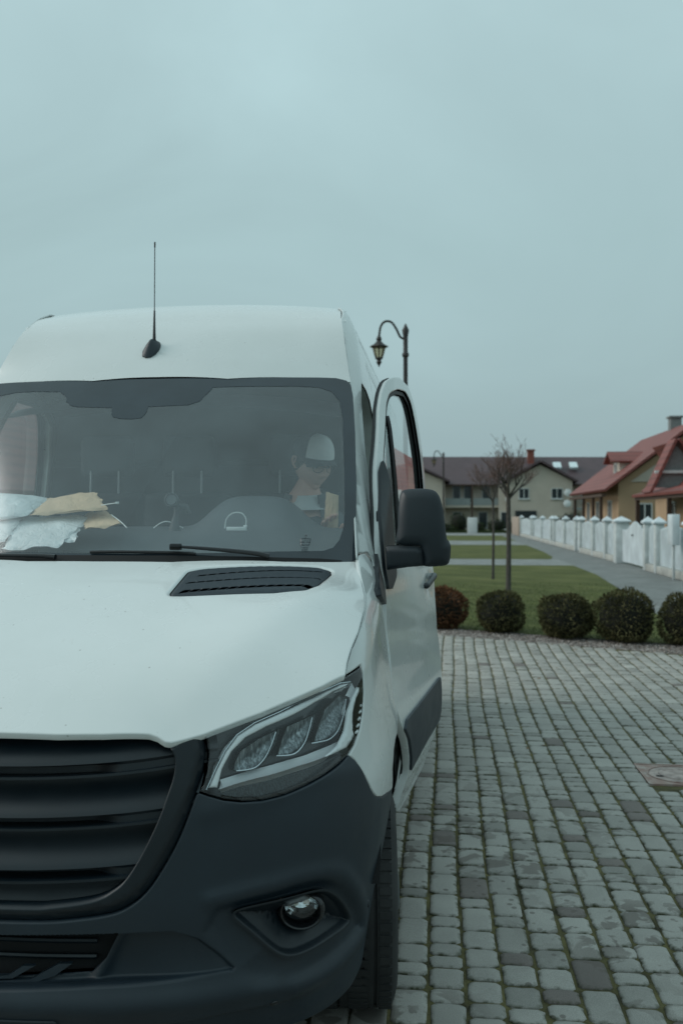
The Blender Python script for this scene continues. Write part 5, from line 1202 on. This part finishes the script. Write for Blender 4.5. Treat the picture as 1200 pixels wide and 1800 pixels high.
def bush(loc, rx, rz, label, mat, seed, n=5200, sq=1.35):
    rg = np.random.default_rng(seed); root = tag(empty('bush', loc), label, 'bush', 'clipped bushes along the gravel strip')
    V_, F_ = [], []
    ph = rg.uniform(0, 6.28, 6)
    def rad(d):
        return 1 + .05 * np.sin(3 * np.arctan2(d[1], d[0]) + ph[0]) + .045 * np.sin(4 * d[2] + 2 * d[0] + ph[1]) + .035 * np.sin(7 * d[0] + 5 * d[1] + ph[2]) + .03 * np.sin(9 * d[2] - 6 * d[1] + ph[3])
    for i in range(n):
        d = rg.normal(size=3); d /= np.linalg.norm(d)
        q = np.array([d[0], d[1], np.sign(d[2]) * abs(d[2]) ** (1 / sq)]); k = rad(d) * (rg.uniform(.84, 1.0) ** .6) * rg.uniform(.97, 1.035)
        p = q * [rx * k, rx * k, rz * k] + [0, 0, rz * .98]
        if p[2] < .02: continue
        o_ = d + rg.normal(0, .45, 3); o_ /= np.linalg.norm(o_); s = np.cross(o_, rg.normal(size=3)); s /= np.linalg.norm(s); l = rg.uniform(.018, .040); w = l * .30
        b = len(V_); V_ += [p - s * w, p + s * w, p + o_ * l + s * w * .3, p + o_ * l * 1.25]; F_ += [(b, b + 1, b + 2), (b, b + 2, b + 3)]
    mk('foliage', V_, F_, mat, root, False)
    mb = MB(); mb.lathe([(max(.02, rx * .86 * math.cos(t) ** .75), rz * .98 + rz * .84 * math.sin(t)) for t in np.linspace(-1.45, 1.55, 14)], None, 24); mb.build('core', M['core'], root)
    return root
bush((1.18, 10.95, 0), .32, .29, 'bronze red-brown clipped bush half hidden behind the open van door', M['leaf_red'], 1)
bush((1.955, 10.62, 0), .325, .28, 'dark green ball bush just in front of the bare tree trunk', M['leaf'], 2)
bush((2.77, 10.10, 0), .345, .29, 'wide flat-topped dark bush, the middle one of the row', M['leaf'], 3)
bush((3.47, 9.83, 0), .365, .325, 'largest dark bush of the row, at the corner of the lawn', M['leaf'], 4)
bush((4.20, 9.62, 0), .345, .31, 'dark bush cut off by the right edge of the view, by the footpath', M['leaf'], 5)
# ---------------------------------------------------------------- bare trees
def tree(loc, h0, H, r0, label, seed, spread, nb, lean=0):
    rg = random.Random(seed); root = tag(empty('tree', loc), label, 'tree', 'bare young trees on the lawn')
    mb = MB(); mb.tube([(0, 0, -.05), (0, 0, .1), (.01, .01, h0 * .5), (lean, 0, h0)], [r0 * 1.25, r0, r0 * .86, r0 * .8], 9); mb.build('trunk', M['bark'], root)
    br, tw = MB(), MB()
    def grow(p, d, L_, r, lev):
        n = 5; P = [p]; q = Vector(p); dd = Vector(d)
        for i in range(n):
            dd = (dd + Vector((rg.gauss(0, .10), rg.gauss(0, .10), rg.gauss(.05, .08)))).normalized(); q = q + dd * L_ / n; P.append(tuple(q))
        R_ = np.maximum(np.linspace(r, r * .45, n + 1), .0022); (br if lev < 2 else tw).tube(P, R_, 5 if lev < 2 else 3, cap=False)
        if lev >= 4: return
        for k in range({0: 4, 1: 4, 2: 3, 3: 2}[lev]):
            t = rg.uniform(.3, 1.0); i = min(n - 1, int(t * n)); a = rg.uniform(0, 6.28); sp = rg.uniform(.45, .95)
            side = Vector((math.cos(a), math.sin(a), rg.uniform(-.15, .5))); nd = (dd + side * sp).normalized()
            grow(P[i + 1], nd, L_ * rg.uniform(.5, .72), r * .45, lev + 1)
    for k in range(nb):
        a = 2 * math.pi * k / nb + rg.uniform(-.3, .3); el = rg.uniform(.55, 1.1) if k else 1.45
        d = Vector((math.cos(a) * math.cos(el) * spread, math.sin(a) * math.cos(el) * spread, math.sin(el))).normalized()
        grow((lean, 0, h0 - rg.uniform(0, .12)), d, (H - h0) * rg.uniform(.48, .62) * (1 if k else 1.2), r0 * .5, 0)
    b_ = br.build('branches', M['bark'], root); tw.build('twigs', M['twig'], b_)
    return root
tree((2.49, 16.45, 0), 2.02, 2.98, .056, 'bare young tree with reddish twigs standing behind the clipped bushes', 3, 1.0, 8)
tree((2.44, 20.96, 0), 2.0, 3.0, .036, 'slimmer bare tree farther back on the lawn, left of the nearer trunk', 8, 1.1, 6)
# ---------------------------------------------------------------- street lamps
M['lamp'] = simple('dark_bronze_lamp_metal', (.022, .018, .017), .45); M['lampglass'] = glass('lantern_glass', (.85, .80, .66), 1.0, .22, dcol=(.62, .55, .38))
def lamp(loc, label, s=1.0, dirx=-1, side=.41):
    root = tag(empty('street_lamp', loc), label, 'street lamp', 'curved-arm street lamps')
    H = 4.40; mb = MB(); mb.tube([(0, 0, 0), (0, 0, .7), (0, 0, .72), (0, 0, H - .42), (0, 0, H - .40), (0, 0, H - .36), (0, 0, H - .34), (0, 0, H - .10), (0, 0, H), (0, 0, H + .05), (0, 0, H + .10)], [.075, .07, .042, .034, .052, .052, .036, .036, .055, .03, .01], 12); mb.build('post', M['lamp'], root)
    mb = MB(); A = catmull([(0, 0, H - .14), (dirx * .08, 0, H - .10), (dirx * .14, 0, H + .02), (dirx * .22, 0, H + .13), (dirx * .32, 0, H + .14), (dirx * .385, 0, H + .06), (dirx * side, 0, H - .10)], 6); mb.tube(A, .018, 8); mb.lathe([(.03, 0), (.045, .03), (.03, .07), (.01, .09)], Matrix.Translation((dirx * side, 0, H - .16)), 10); mb.build('arm', M['lamp'], root)
    z = H - .15; x = dirx * side; q = lambda prof, nn=8: (lambda m_: m_.lathe(prof, Matrix.Translation((x, 0, z)), nn) and m_)(MB())
    ln = q([(.001, .02), (.03, .0), (.055, -.03), (.10, -.07), (.14, -.085), (.145, -.10), (.10, -.105)]).build('lantern', M['lamp'], root, smooth=False)
    q([(.098, -.105), (.052, -.27), (.001, -.272)]).build('lantern_glass', M['lampglass'], ln, smooth=False)
    m_ = MB()
    for k in range(8):
        a = k * math.pi / 4; m_.tube([(x + .10 * math.cos(a), .10 * math.sin(a), z - .10), (x + .054 * math.cos(a), .054 * math.sin(a), z - .27)], .007, 4)
    m_.lathe([(.058, -.265), (.058, -.285), (.03, -.30), (.042, -.335), (.012, -.39), (.001, -.42)], Matrix.Translation((x, 0, z)), 10); m_.build('lantern_frame', M['lamp'], ln)
    return root
lamp((.605, 12.0, .06), 'near street lamp with a curved arm, its lantern rising above the van door')
lamp((1.25, 38, -.15), 'distant street lamp seen against the long dark roof beside the van')

# fallen leaves blown against the gravel and caught in the joints
M['litter'] = simple('dead_leaf', (.16, .10, .055), .85, nscale=3, var=.5)
mb = MB()
for i in range(170):
    x = random.uniform(.7, 4.3); y = float(yedge(x)) + (random.gauss(.1, .35) if i < 120 else random.uniform(-6.5, 0)); r = random.uniform(.008, .022); a = random.uniform(0, 6.28); z = .004
    P = [(x + r * math.cos(a + t) * k, y + r * math.sin(a + t) * k, z + random.uniform(0, .008)) for t, k in ((0, 1.3), (1.3, .7), (3.1, 1.2), (4.9, .7))]
    mb.add(P, [(0, 1, 2), (0, 2, 3)])
tag(mb.build('leaf_litter', M['litter'], smooth=False), kind='stuff')

# ---------------------------------------------------------------- white fence along the path
M['fence_white'] = simple('white_fence_paint', (.62, .68, .71), .6, nscale=2, var=.16); M['fence_post'] = simple('painted_concrete_post', (.54, .58, .58), .75, nscale=5, var=.15, bmp=.2)
M['plinth'] = simple('pale_plinth_concrete', (.42, .42, .39), .85, nscale=3, var=.2)
fence = tag(empty('picket_fence', (7.1, 20, 0)), 'long white picket fence on a pale plinth with capped posts beside the footpath', 'fence')
FY = [20.6, 23.75, 25.1, 29.0, 31.6, 34.3, 37.6, 38.9, 42.6, 46.6, 47.9, 52.6, 57.6, 58.9, 66.6]
GATES = {2, 6}
for i, y in enumerate(FY):
    w_ = .22 if i == 3 else .12; h_ = 1.36
    mb = MB(); mb.bbox(-w_, w_, y - 20 - w_, y - 20 + w_, 0, h_, .012); po = mb.build('post', M['fence_post'], fence)
    mb = MB(); k = w_ + .05; mb.add([(-k, y - 20 - k, h_), (k, y - 20 - k, h_), (k, y - 20 + k, h_), (-k, y - 20 + k, h_), (-k, y - 20 - k, h_ + .05), (k, y - 20 - k, h_ + .05), (k, y - 20 + k, h_ + .05), (-k, y - 20 + k, h_ + .05), (0, y - 20, h_ + .20)], [(3, 2, 1, 0), (0, 1, 5, 4), (1, 2, 6, 5), (2, 3, 7, 6), (3, 0, 4, 7), (4, 5, 8), (5, 6, 8), (6, 7, 8), (7, 4, 8)]); mb.build('post_cap', M['fence_white'], po, smooth=False)
def pickets(y0, y1, z0, zf, x, parent, name='picket_panel', w=.075, gap=.05):
    mb = MB(); n = max(2, int((y1 - y0) / (w + gap))); st = (y1 - y0) / n
    for k in range(n):
        yc = y0 + (k + .5) * st; zt_ = zf((k + .5) / n); mb.box(x - .012, x + .012, yc - w / 2, yc + w / 2, z0, zt_ - .03); mb.prism([(yc - w / 2, zt_ - .03), (yc + w / 2, zt_ - .03), (yc, zt_)], -.012, .012, Matrix(((0, 0, 1, x), (1, 0, 0, 0), (0, 1, 0, 0), (0, 0, 0, 1))))
    for z in (z0 + .15, z0 + (zf(.5) - z0) * .72): mb.box(x + .013, x + .045, y0, y1, z - .035, z + .035)
    return mb.build(name, M['fence_white'], parent, smooth=False)
for i in range(len(FY) - 1):
    y0, y1 = FY[i] + .17 - 20, FY[i + 1] - .17 - 20
    if i in GATES:
        g = tag(empty('gate', (7.1, 20 + y0, 0)), ['white arched double gate of close-set pickets nearest the viewer', 'small white gate between two posts far down the fence'][0 if i == 2 else 1], 'gate')
        pickets(0.03, y1 - y0 - .03, .07, (lambda t: 1.12 + .28 * math.sin(math.pi * min(1, t * 1.15)) ** 2) if i == 2 else (lambda t: 1.25), .0, g, 'gate_leaf', .085, .012)
        mb = MB(); mb.bbox(-.07, -.03, (y1 - y0) * .5 - .06, (y1 - y0) * .5 + .06, .95, .99, .006); mb.build('gate_handle', M['gloss_black'], g); continue
    pickets(y0, y1, .22, lambda t: 1.20 + .13 * math.sin(math.pi * t), 0, fence, w=.075, gap=.045)
    mb = MB(); mb.bbox(-.11, .11, y0, y1, 0, .20, .01); mb.build('plinth', M['plinth'], fence)
mb = MB(); mb.bbox(6.93, 7.35, 67.4, 74, 0, 1.42, .02); tag(mb.build('garden_wall', simple('peach_render', (.36, .29, .24), .9)), 'short peach rendered wall closing the far end of the picket fence', 'wall')
mbx = tag(empty('mailbox', (6.85, 21.15, 0)), 'tall white metal box mounted at the near end of the fence', 'box')
mb = MB(); mb.bbox(-.09, .09, -.24, .24, .86, 1.62, .015); mb.build('cabinet', M['fence_white'], mbx); mb = MB(); mb.bbox(-.10, -.088, -.20, .20, .92, 1.56, .004); mb.build('door', M['fence_white'], mbx); mb = MB(); mb.bbox(-.03, .03, -.03, .03, .0, .86, .005); mb.build('stand', M['fence_post'], mbx)
# ---------------------------------------------------------------- houses
def tile_mat(name, c, sc=1.0):
    m, nt, b = node_mat(name); v = coords(nt, 1); w = N(nt, 'ShaderNodeTexWave', wave_type='BANDS', bands_direction='Z'); w.inputs['Scale'].default_value = 1.1 * sc; w.inputs['Distortion'].default_value = .2; L(nt, v, w.inputs['Vector'])
    f = ramp(nt, w.outputs['Fac'], [(.0, .72), (.4, 1.0), (1, 1.06)]); f2 = ramp(nt, noise(nt, v, .9, 5), [(.3, .85), (.7, 1.12)])
    col_ = mix(nt, 1.0, mix(nt, 1.0, c, f, 'MULTIPLY'), f2, 'MULTIPLY'); L(nt, col_, b.inputs['Base Color']); b.inputs['Roughness'].default_value = .6; return m
M['red_tile'] = tile_mat('red_roof_tile', (.205, .058, .048)); M['plum_tile'] = tile_mat('plum_roof_tile', (.085, .055, .062))
M['cream'] = simple('cream_render', (.52, .465, .40), .9, nscale=.6, var=.08); M['tan'] = simple('tan_render', (.44, .30, .19), .9, nscale=.6, var=.1)
M['brown'] = simple('brown_timber', (.075, .045, .032), .7); M['win'] = simple('dark_window_pane', (.030, .042, .048), .12); M['winframe'] = simple('white_window_frame', (.6, .63, .63), .5)
M['soffit'] = simple('grey_soffit', (.20, .22, .22), .8); M['brick_red'] = simple('red_chimney_brick', (.22, .075, .055), .9, nscale=12); M['balc'] = simple('pale_balcony_panel', (.24, .27, .27), .5)
def quad(name, P, mat, parent, th=.12, n=None):
    """a slab: polygon of 3-D points thickened along its normal"""
    P = [Vector(p) for p in P]; nn = (P[1] - P[0]).cross(P[2] - P[0]).normalized() * th if n is None else Vector(n) * th
    m_ = MB(); k = len(P); m_.add([p[:] for p in P] + [(p - nn)[:] for p in P], [tuple(range(k)), tuple(range(2 * k - 1, k - 1, -1))] + [(i, (i + 1) % k, k + (i + 1) % k, k + i) for i in range(k)]); return m_.build(name, mat, parent, smooth=False)
def window(parent, x0, x1, z0, z1, y, name='window', mull=1, face='y'):
    """window in a wall facing -y (face='y') or -x (face='x', then x0..x1 runs along y and y is the x of the wall)"""
    def bx_(m_, a0, a1, d0, d1, b0, b1):
        if face == 'y': m_.box(a0, a1, y + d0, y + d1, b0, b1)
        else: m_.box(y + d0, y + d1, a0, a1, b0, b1)
    m_ = MB(); f = .07
    bx_(m_, x0, x1, -.06, .02, z0, z0 + f); bx_(m_, x0, x1, -.06, .02, z1 - f, z1)
    for k in range(mull + 2):
        xc = x0 + f / 2 + (x1 - x0 - f) * k / (mull + 1); bx_(m_, xc - f / 2, xc + f / 2, -.055, .02, z0 + f, z1 - f)
    bx_(m_, x0 - .08, x1 + .08, -.14, .0, z0 - .07, z0)
    w_ = m_.build(name, M['winframe'], parent, smooth=False)
    m_ = MB(); bx_(m_, x0 + f, x1 - f, -.025, .01, z0 + f, z1 - f); m_.build('pane', M['win'], w_, smooth=False); return w_
def gable_house(name, label, x0, x1, y0, y1, ze, zr, ov, wall, roof, group=None):
    """walls with a ridge running along y; front gable faces -y; coordinates in the world, the empty at the base"""
    root = tag(empty(name, (0, 0, 0)), label, 'house', group); xm = (x0 + x1) / 2
    m_ = MB(); m_.prism([(x0, -.4), (x1, -.4), (x1, ze), (xm, zr - .15), (x0, ze)], 0, y1 - y0, Matrix(((1, 0, 0, 0), (0, 0, 1, y0), (0, 1, 0, 0), (0, 0, 0, 1)))); m_.build('wall', wall, root, smooth=False)
    sl = (zr - ze) / (xm - x0); r = []
    for s in (-1, 1):
        xe = xm + s * ((xm - x0) + ov); zz = ze - sl * ov + .12
        r.append(quad('roof', [(xm, y0 - ov * .8, zr + .12), (xm, y1 + ov * .8, zr + .12), (xe, y1 + ov * .8, zz), (xe, y0 - ov * .8, zz)][::s], roof, root, .16))
    return root, r
h, r = gable_house('red_roof_house', 'tan house with steep red roof and a small dormer, beyond the white fence', 11.9, 21.0, 55, 69, 3.55, 7.05, .85, M['tan'], M['red_tile'])
quad('gable_wall', [(12.6, 54.93, 3.6), (19.4, 54.93, 3.6), (16.45, 54.93, 6.3)], M['cream'], h, .04)
quad('dormer_roof', [(15.2, 59.4, 5.75), (12.0, 59.4, 5.75), (12.0, 58.0, 5.05), (14.6, 58.0, 5.05)], M['red_tile'], h, .1)
quad('dormer_roof', [(12.0, 59.4, 5.75), (15.2, 59.4, 5.75), (14.6, 60.8, 5.05), (12.0, 60.8, 5.05)], M['red_tile'], h, .1)
mb = MB(); mb.box(12.6, 14.6, 58.3, 60.5, 3.9, 5.05); mb.prism([(58.2, 5.05), (60.6, 5.05), (59.4, 5.62)], 0, 1.2, Matrix(((0, 0, 1, 12.4), (1, 0, 0, 0), (0, 1, 0, 0), (0, 0, 0, 1)))); dm = mb.build('dormer', M['cream'], h, smooth=False); window(dm, 59.0, 59.8, 4.3, 5.0, 12.58, face='x')
for a, b_ in ((57, 58.2), (61.5, 62.7), (65.5, 66.7)): window(h, a, b_, 1.0, 2.5, 11.88, face='x')
for y in (56, 59, 63, 67): mb = MB(); mb.box(10.95, 11.13, y - .09, y + .09, 0, 2.8); mb.build('porch_post', M['brown'], h)
mb = MB(); mb.box(10.9, 11.15, 55, 69, 2.70, 2.88); mb.build('porch_beam', M['brown'], h)
window(h, 13.0, 13.9, .9, 2.3, 54.98); mb = MB(); mb.box(16.2, 16.9, 60, 60.7, 6.4, 8.0); mb.box(16.1, 17.0, 59.9, 60.8, 8.0, 8.12); mb.build('chimney', M['soffit'], h)
# low wing with a red lean-to roof and a timber verandah, nearer
h2, r2 = gable_house('red_roof_house', 'nearer tan house with a grey-boarded porch gable, cut off by the right edge', 11.6, 19.0, 27, 44, 3.0, 6.6, .5, M['tan'], M['red_tile'])
quad('verandah_roof', [(11.7, 41, 3.0), (9.85, 41, 2.50), (9.85, 30.0, 2.50), (11.7, 30.0, 3.0)], M['red_tile'], h2, .12)
for y in (30.4, 35, 40.8): mb = MB(); mb.box(10.0, 10.16, y - .08, y + .08, 0, 2.36); mb.build('verandah_post', M['brown'], h2)
mb = MB(); mb.box(9.98, 10.18, 30, 41, 2.26, 2.40); mb.build('verandah_beam', M['brown'], h2)
for a, b_ in ((33, 34.3), (40, 41.2)): window(h2, a, b_, .9, 2.2, 11.58, face='x')
quad('porch_gable', [(10.05, 37.6, 2.75), (12.3, 37.6, 2.75), (11.0, 37.6, 4.55)], M['soffit'], h2, .1)
quad('porch_roof', [(11.0, 37.3, 4.75), (11.0, 38.6, 4.75), (9.95, 38.6, 2.5), (9.95, 37.3, 2.5)][::-1], M['red_tile'], h2, .12)
quad('porch_roof', [(11.0, 37.3, 4.75), (11.0, 42, 4.75), (12.6, 42, 2.6), (12.6, 37.3, 2.6)], M['red_tile'], h2, .12)
mb = MB(); mb.box(10.1, 12.2, 37.45, 37.58, 3.35, 3.47); mb.build('tie_beam', M['winframe'], h2)
pc = MB(); pc.bbox(6.34 + .9, 6.62 + .9, 20.2, 20.48, 0, 2.75, .01); tag(pc.build('gate_pillar', M['fence_post']), 'tall pale pillar behind the near end of the fence at the right edge', 'pillar')
# far row of houses under one long plum roof
rw = tag(empty('row_house', (0, 0, 0)), 'long cream terrace under one plum-coloured roof with gabled wings and balconies', 'house')
mb = MB(); mb.box(-14, 34, 98.6, 108, -.6, 5.3); mb.build('wall', M['cream'], rw, smooth=False)
quad('roof', [(-15, 103, 8.35), (-15, 97.4, 4.95), (35, 97.4, 4.75), (35, 103, 7.95)], M['plum_tile'], rw, .2)
quad('roof', [(-15, 103, 8.35), (35, 103, 7.95), (35, 109, 4.7), (-15, 109, 4.7)], M['plum_tile'], rw, .2)
def wing(xc, hw, za, ze, y=96.3):
    m_ = MB(); m_.prism([(xc - hw, -.6), (xc + hw, -.6), (xc + hw, ze), (xc, za - .25), (xc - hw, ze)], 0, 4, Matrix(((1, 0, 0, 0), (0, 0, 1, y), (0, 1, 0, 0), (0, 0, 0, 1)))); w_ = m_.build('gabled_wing', M['cream'], rw, smooth=False)
    sl = (za - ze) / hw; e = .45
    for s in (-1, 1): quad('wing_roof', [(xc, y - .6, za), (xc, y + 5.4, za), (xc + s * (hw + e), y + 5.4, ze - sl * e + .1), (xc + s * (hw + e), y - .6, ze - sl * e + .1)][::s], M['plum_tile'], w_, .22)
    return w_
wing(-2.9, 4.45, 7.4, 5.2); w1_ = wing(11.6, 3.35, 7.15, 5.15); wing(22.5, 3.4, 7.1, 5.1)
mb = MB(); mb.box(7.3, 8.6, 96.9, 99, -.6, 4.9); mb.build('bay', M['cream'], rw, smooth=False)
for x0_, x1_ in ((9.35, 10.45), (12.75, 13.95)): window(rw, x0_, x1_, 3.25, 4.4, 96.28)
window(rw, 7.5, 8.25, .0, 1.9, 96.88, mull=0); window(rw, .7, 1.4, .9, 2.2, 96.28, mull=0)
mb = MB(); mb.box(9.0, 11.2, 96.2, 96.32, .75, 2.0); mb.build('garage_door', M['win'], rw, smooth=False)
for x0_ in (2.4, 3.6, 5.6): window(rw, x0_, x0_ + .9, 2.85, 4.8, 98.55, mull=0)
for x0_ in (2.4, 5.2): window(rw, x0_, x0_ + 1.0, .1, 1.9, 98.55, mull=0)
for xa in (1.6, 4.6): mb = MB(); mb.box(xa, xa + 2.7, 97.2, 98.6, 2.35, 2.6); sb = mb.build('balcony', M['cream'], rw, smooth=False); mb = MB(); mb.box(xa, xa + 2.7, 97.18, 97.24, 2.6, 3.35); mb.build('railing', M['balc'], sb, smooth=False)
for x0_ in (16.2, 18.0, 27.5, 30.5): window(rw, x0_, x0_ + 1.0, 2.9, 4.4, 98.55)
mb = MB(); mb.box(-14, 34, 97.28, 97.42, 4.72, 4.86); mb.build('gutter', M['brown'], rw)
mb = MB(); mb.box(4.38, 4.58, 97.2, 97.4, -.5, 4.9); mb.build('pillar', M['brown'], rw)
for x0_ in (13.4, 15.15): quad('skylight', [(x0_, 99.6, 6.55), (x0_ + .85, 99.6, 6.55), (x0_ + .85, 100.7, 7.18), (x0_, 100.7, 7.18)], simple('skylight_glass', (.62, .72, .74), .1), rw, -.25)
mb = MB(); mb.box(10.8, 11.5, 101.5, 102.4, 6.8, 8.75); mb.box(10.7, 11.6, 101.4, 102.5, 8.75, 8.9); mb.build('chimney', M['brick_red'], rw, smooth=False)
for (x, z, y) in ((14.4, 3.9, 95.9), (14.35, 2.75, 95.9), (8.35, 3.2, 96.6)):
    mb = MB(); mb.lathe([(.001, .10), (.20, .07), (.38, 0), (.40, -.01), (.25, .05), (.001, .08)], Matrix.Translation((x, y, z)) @ Matrix.Rotation(math.radians(80), 4, 'X'), 20); mb.tube([(x, y, z), (x, y + .4, z)], .03, 5); mb.build('satellite_dish', M['winframe'], rw)
mb = MB(); mb.box(15.0, 19, 95.2, 97, 2.1, 2.3); mb.box(15.1, 15.3, 95.3, 95.5, -.4, 2.1); mb.build('canopy', M['balc'], rw, smooth=False)
# garden shrubs before the terrace
def shrub(x, y, r, h_, label, seed):
    rg = np.random.default_rng(seed); root = tag(empty('shrub', (x, y, -.1)), label, 'shrub', 'shrubs in front of the far terrace'); V_, F_ = [], []
    for i in range(700):
        d = rg.normal(size=3); d /= np.linalg.norm(d); p = d * [r, r, h_ / 2] * rg.uniform(.6, 1.05) + [0, 0, h_ / 2]
        if p[2] < 0: continue
        a, b_ = rg.normal(size=(2, 3)); l = .12 * rg.uniform(.6, 1.5); a /= np.linalg.norm(a); b_ /= np.linalg.norm(b_); k = len(V_); V_ += [p, p + a * l, p + b_ * l]; F_.append((k, k + 1, k + 2))
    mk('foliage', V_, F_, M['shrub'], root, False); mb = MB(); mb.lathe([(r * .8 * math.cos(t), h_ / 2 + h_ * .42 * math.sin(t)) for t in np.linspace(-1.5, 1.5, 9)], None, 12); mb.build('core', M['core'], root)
for k, (x, y, r, h_, lb) in enumerate(((2.7, 80, .9, 1.9, 'tall dark shrub left of the white cabinet, before the terrace'), (4.6, 82, .6, 1.0, 'low shrub right behind the white cabinet'), (6.2, 83, .9, 1.3, 'broad shrub in front of the terrace balconies'), (8.2, 84, .8, 1.1, 'shrub beside the peach wall end of the fence'), (13.2, 84, 1.6, 1.9, 'wide dark shrub in front of the garage door'), (1.6, 78, .7, .9, 'low shrub next to the pale parked car'), (9.6, 85, .9, 1.2, 'small shrub peeping over the far end of the fence'))): shrub(x, y, r, h_, lb, 50 + k)
mb = MB(); mb.bbox(3.35, 4.15, 74.6, 75.1, -.1, 1.35, .03); cb = tag(mb.build('utility_cabinet', M['winframe']), 'pale grey utility cabinet standing before the far terrace', 'cabinet')
mb = MB(); mb.box(-12, 8.9, 77.4, 77.7, -.1, .22); tag(mb.build('low_hedge', M['shrub'], smooth=False), 'low clipped hedge edging the farthest lawn', 'hedge')
# tan house on the left, seen through the cab windows
h3, r3 = gable_house('red_roof_house', 'house with a red roof seen through the passenger window of the van', -19, -9.2, 17, 30, 2.4, 6.2, .6, M['tan'], M['red_tile'])
window(h3, 19, 20.4, .9, 2.1, -9.18, face='x')
# ground beyond: distant tree line
mb = MB(); rg = np.random.default_rng(9)
for i in range(900):
    x = rg.uniform(-260, 320); y = rg.uniform(190, 240); hh = rg.uniform(2, 5); r_ = rg.uniform(2, 5); mb.add([(x - r_, y, 0), (x + r_, y, 0), (x + r_ * .6, y + 1, hh), (x - r_ * .5, y - 1, hh * .9)], [(0, 1, 2, 3)])
tag(mb.build('distant_woods', M['shrub'], smooth=False), kind='stuff')

cam = bpy.data.cameras.new('camera'); co = bpy.data.objects.new('camera', cam); COL.objects.link(co)
co.location = (1.15, -2.06, 1.62); co.rotation_euler = (math.radians(90), 0, math.atan(175 / 1600))
cam.sensor_fit = 'HORIZONTAL'; cam.sensor_width = 24; cam.lens = 32; cam.shift_y = 4 / 1200; cam.clip_end = 3000; cam.clip_start = .05
cam.dof.use_dof = True; cam.dof.focus_distance = 2.75; cam.dof.aperture_fstop = 4.0
scene.camera = co
w = bpy.data.worlds.new('World'); scene.world = w; w.use_nodes = True
nt = w.node_tree; bg = nt.nodes['Background']
SUN_EL, SUN_AZ = math.radians(31), math.radians(266)
sky = N(nt, 'ShaderNodeTexSky', sky_type='NISHITA', sun_disc=False, sun_elevation=SUN_EL, sun_rotation=SUN_AZ, air_density=2.0, dust_density=4.0)
tc = N(nt, 'ShaderNodeTexCoord'); sep = N(nt, 'ShaderNodeSeparateXYZ'); L(nt, tc.outputs['Generated'], sep.inputs[0])
mp = N(nt, 'ShaderNodeMapping'); mp.inputs['Scale'].default_value = (1, 1, 1.9); L(nt, tc.outputs['Generated'], mp.inputs['Vector'])
cl = noise(nt, mp.outputs['Vector'], 1.7, 5, .5, .6)
# overcast layer: darker near the horizon, brighter overhead, soft cloud mottling
S0 = 9.0
grad = ramp(nt, sep.outputs['Z'], [(0.0, (.270 * S0, .375 * S0, .402 * S0)), (.06, (.275 * S0, .385 * S0, .412 * S0)), (.28, (.305 * S0, .435 * S0, .455 * S0)), (.50, (.376 * S0, .525 * S0, .548 * S0)), (.8, (.45 * S0, .61 * S0, .635 * S0)), (1.0, (.48 * S0, .64 * S0, .665 * S0))])
clc = ramp(nt, cl, [(.28, .90), (.5, 1.0), (.72, 1.13)])
g2 = mix(nt, 1.0, grad, clc, 'MULTIPLY')
fin = mix(nt, .94, sky.outputs[0], g2)
L(nt, fin, bg.inputs['Color']); bg.inputs['Strength'].default_value = .132
sl = bpy.data.lights.new('sun', 'SUN'); sl.energy = 1.5; sl.angle = math.radians(42); sl.color = (1.0, .985, .955)
so = bpy.data.objects.new('sun', sl); COL.objects.link(so)
d = Vector((math.sin(SUN_AZ) * math.cos(SUN_EL), math.cos(SUN_AZ) * math.cos(SUN_EL), math.sin(SUN_EL)))
so.rotation_euler = d.to_track_quat('Z', 'Y').to_euler(); so.location = (0, 0, 30)
scene.view_settings.view_transform = 'Standard'; scene.view_settings.look = 'None'; scene.view_settings.exposure = 0
scene.render.engine = 'CYCLES'
scene.cycles.max_bounces = 8; scene.cycles.transparent_max_bounces = 12; scene.cycles.caustics_reflective = False; scene.cycles.caustics_refractive = False
scene.cycles.sample_clamp_indirect = 4
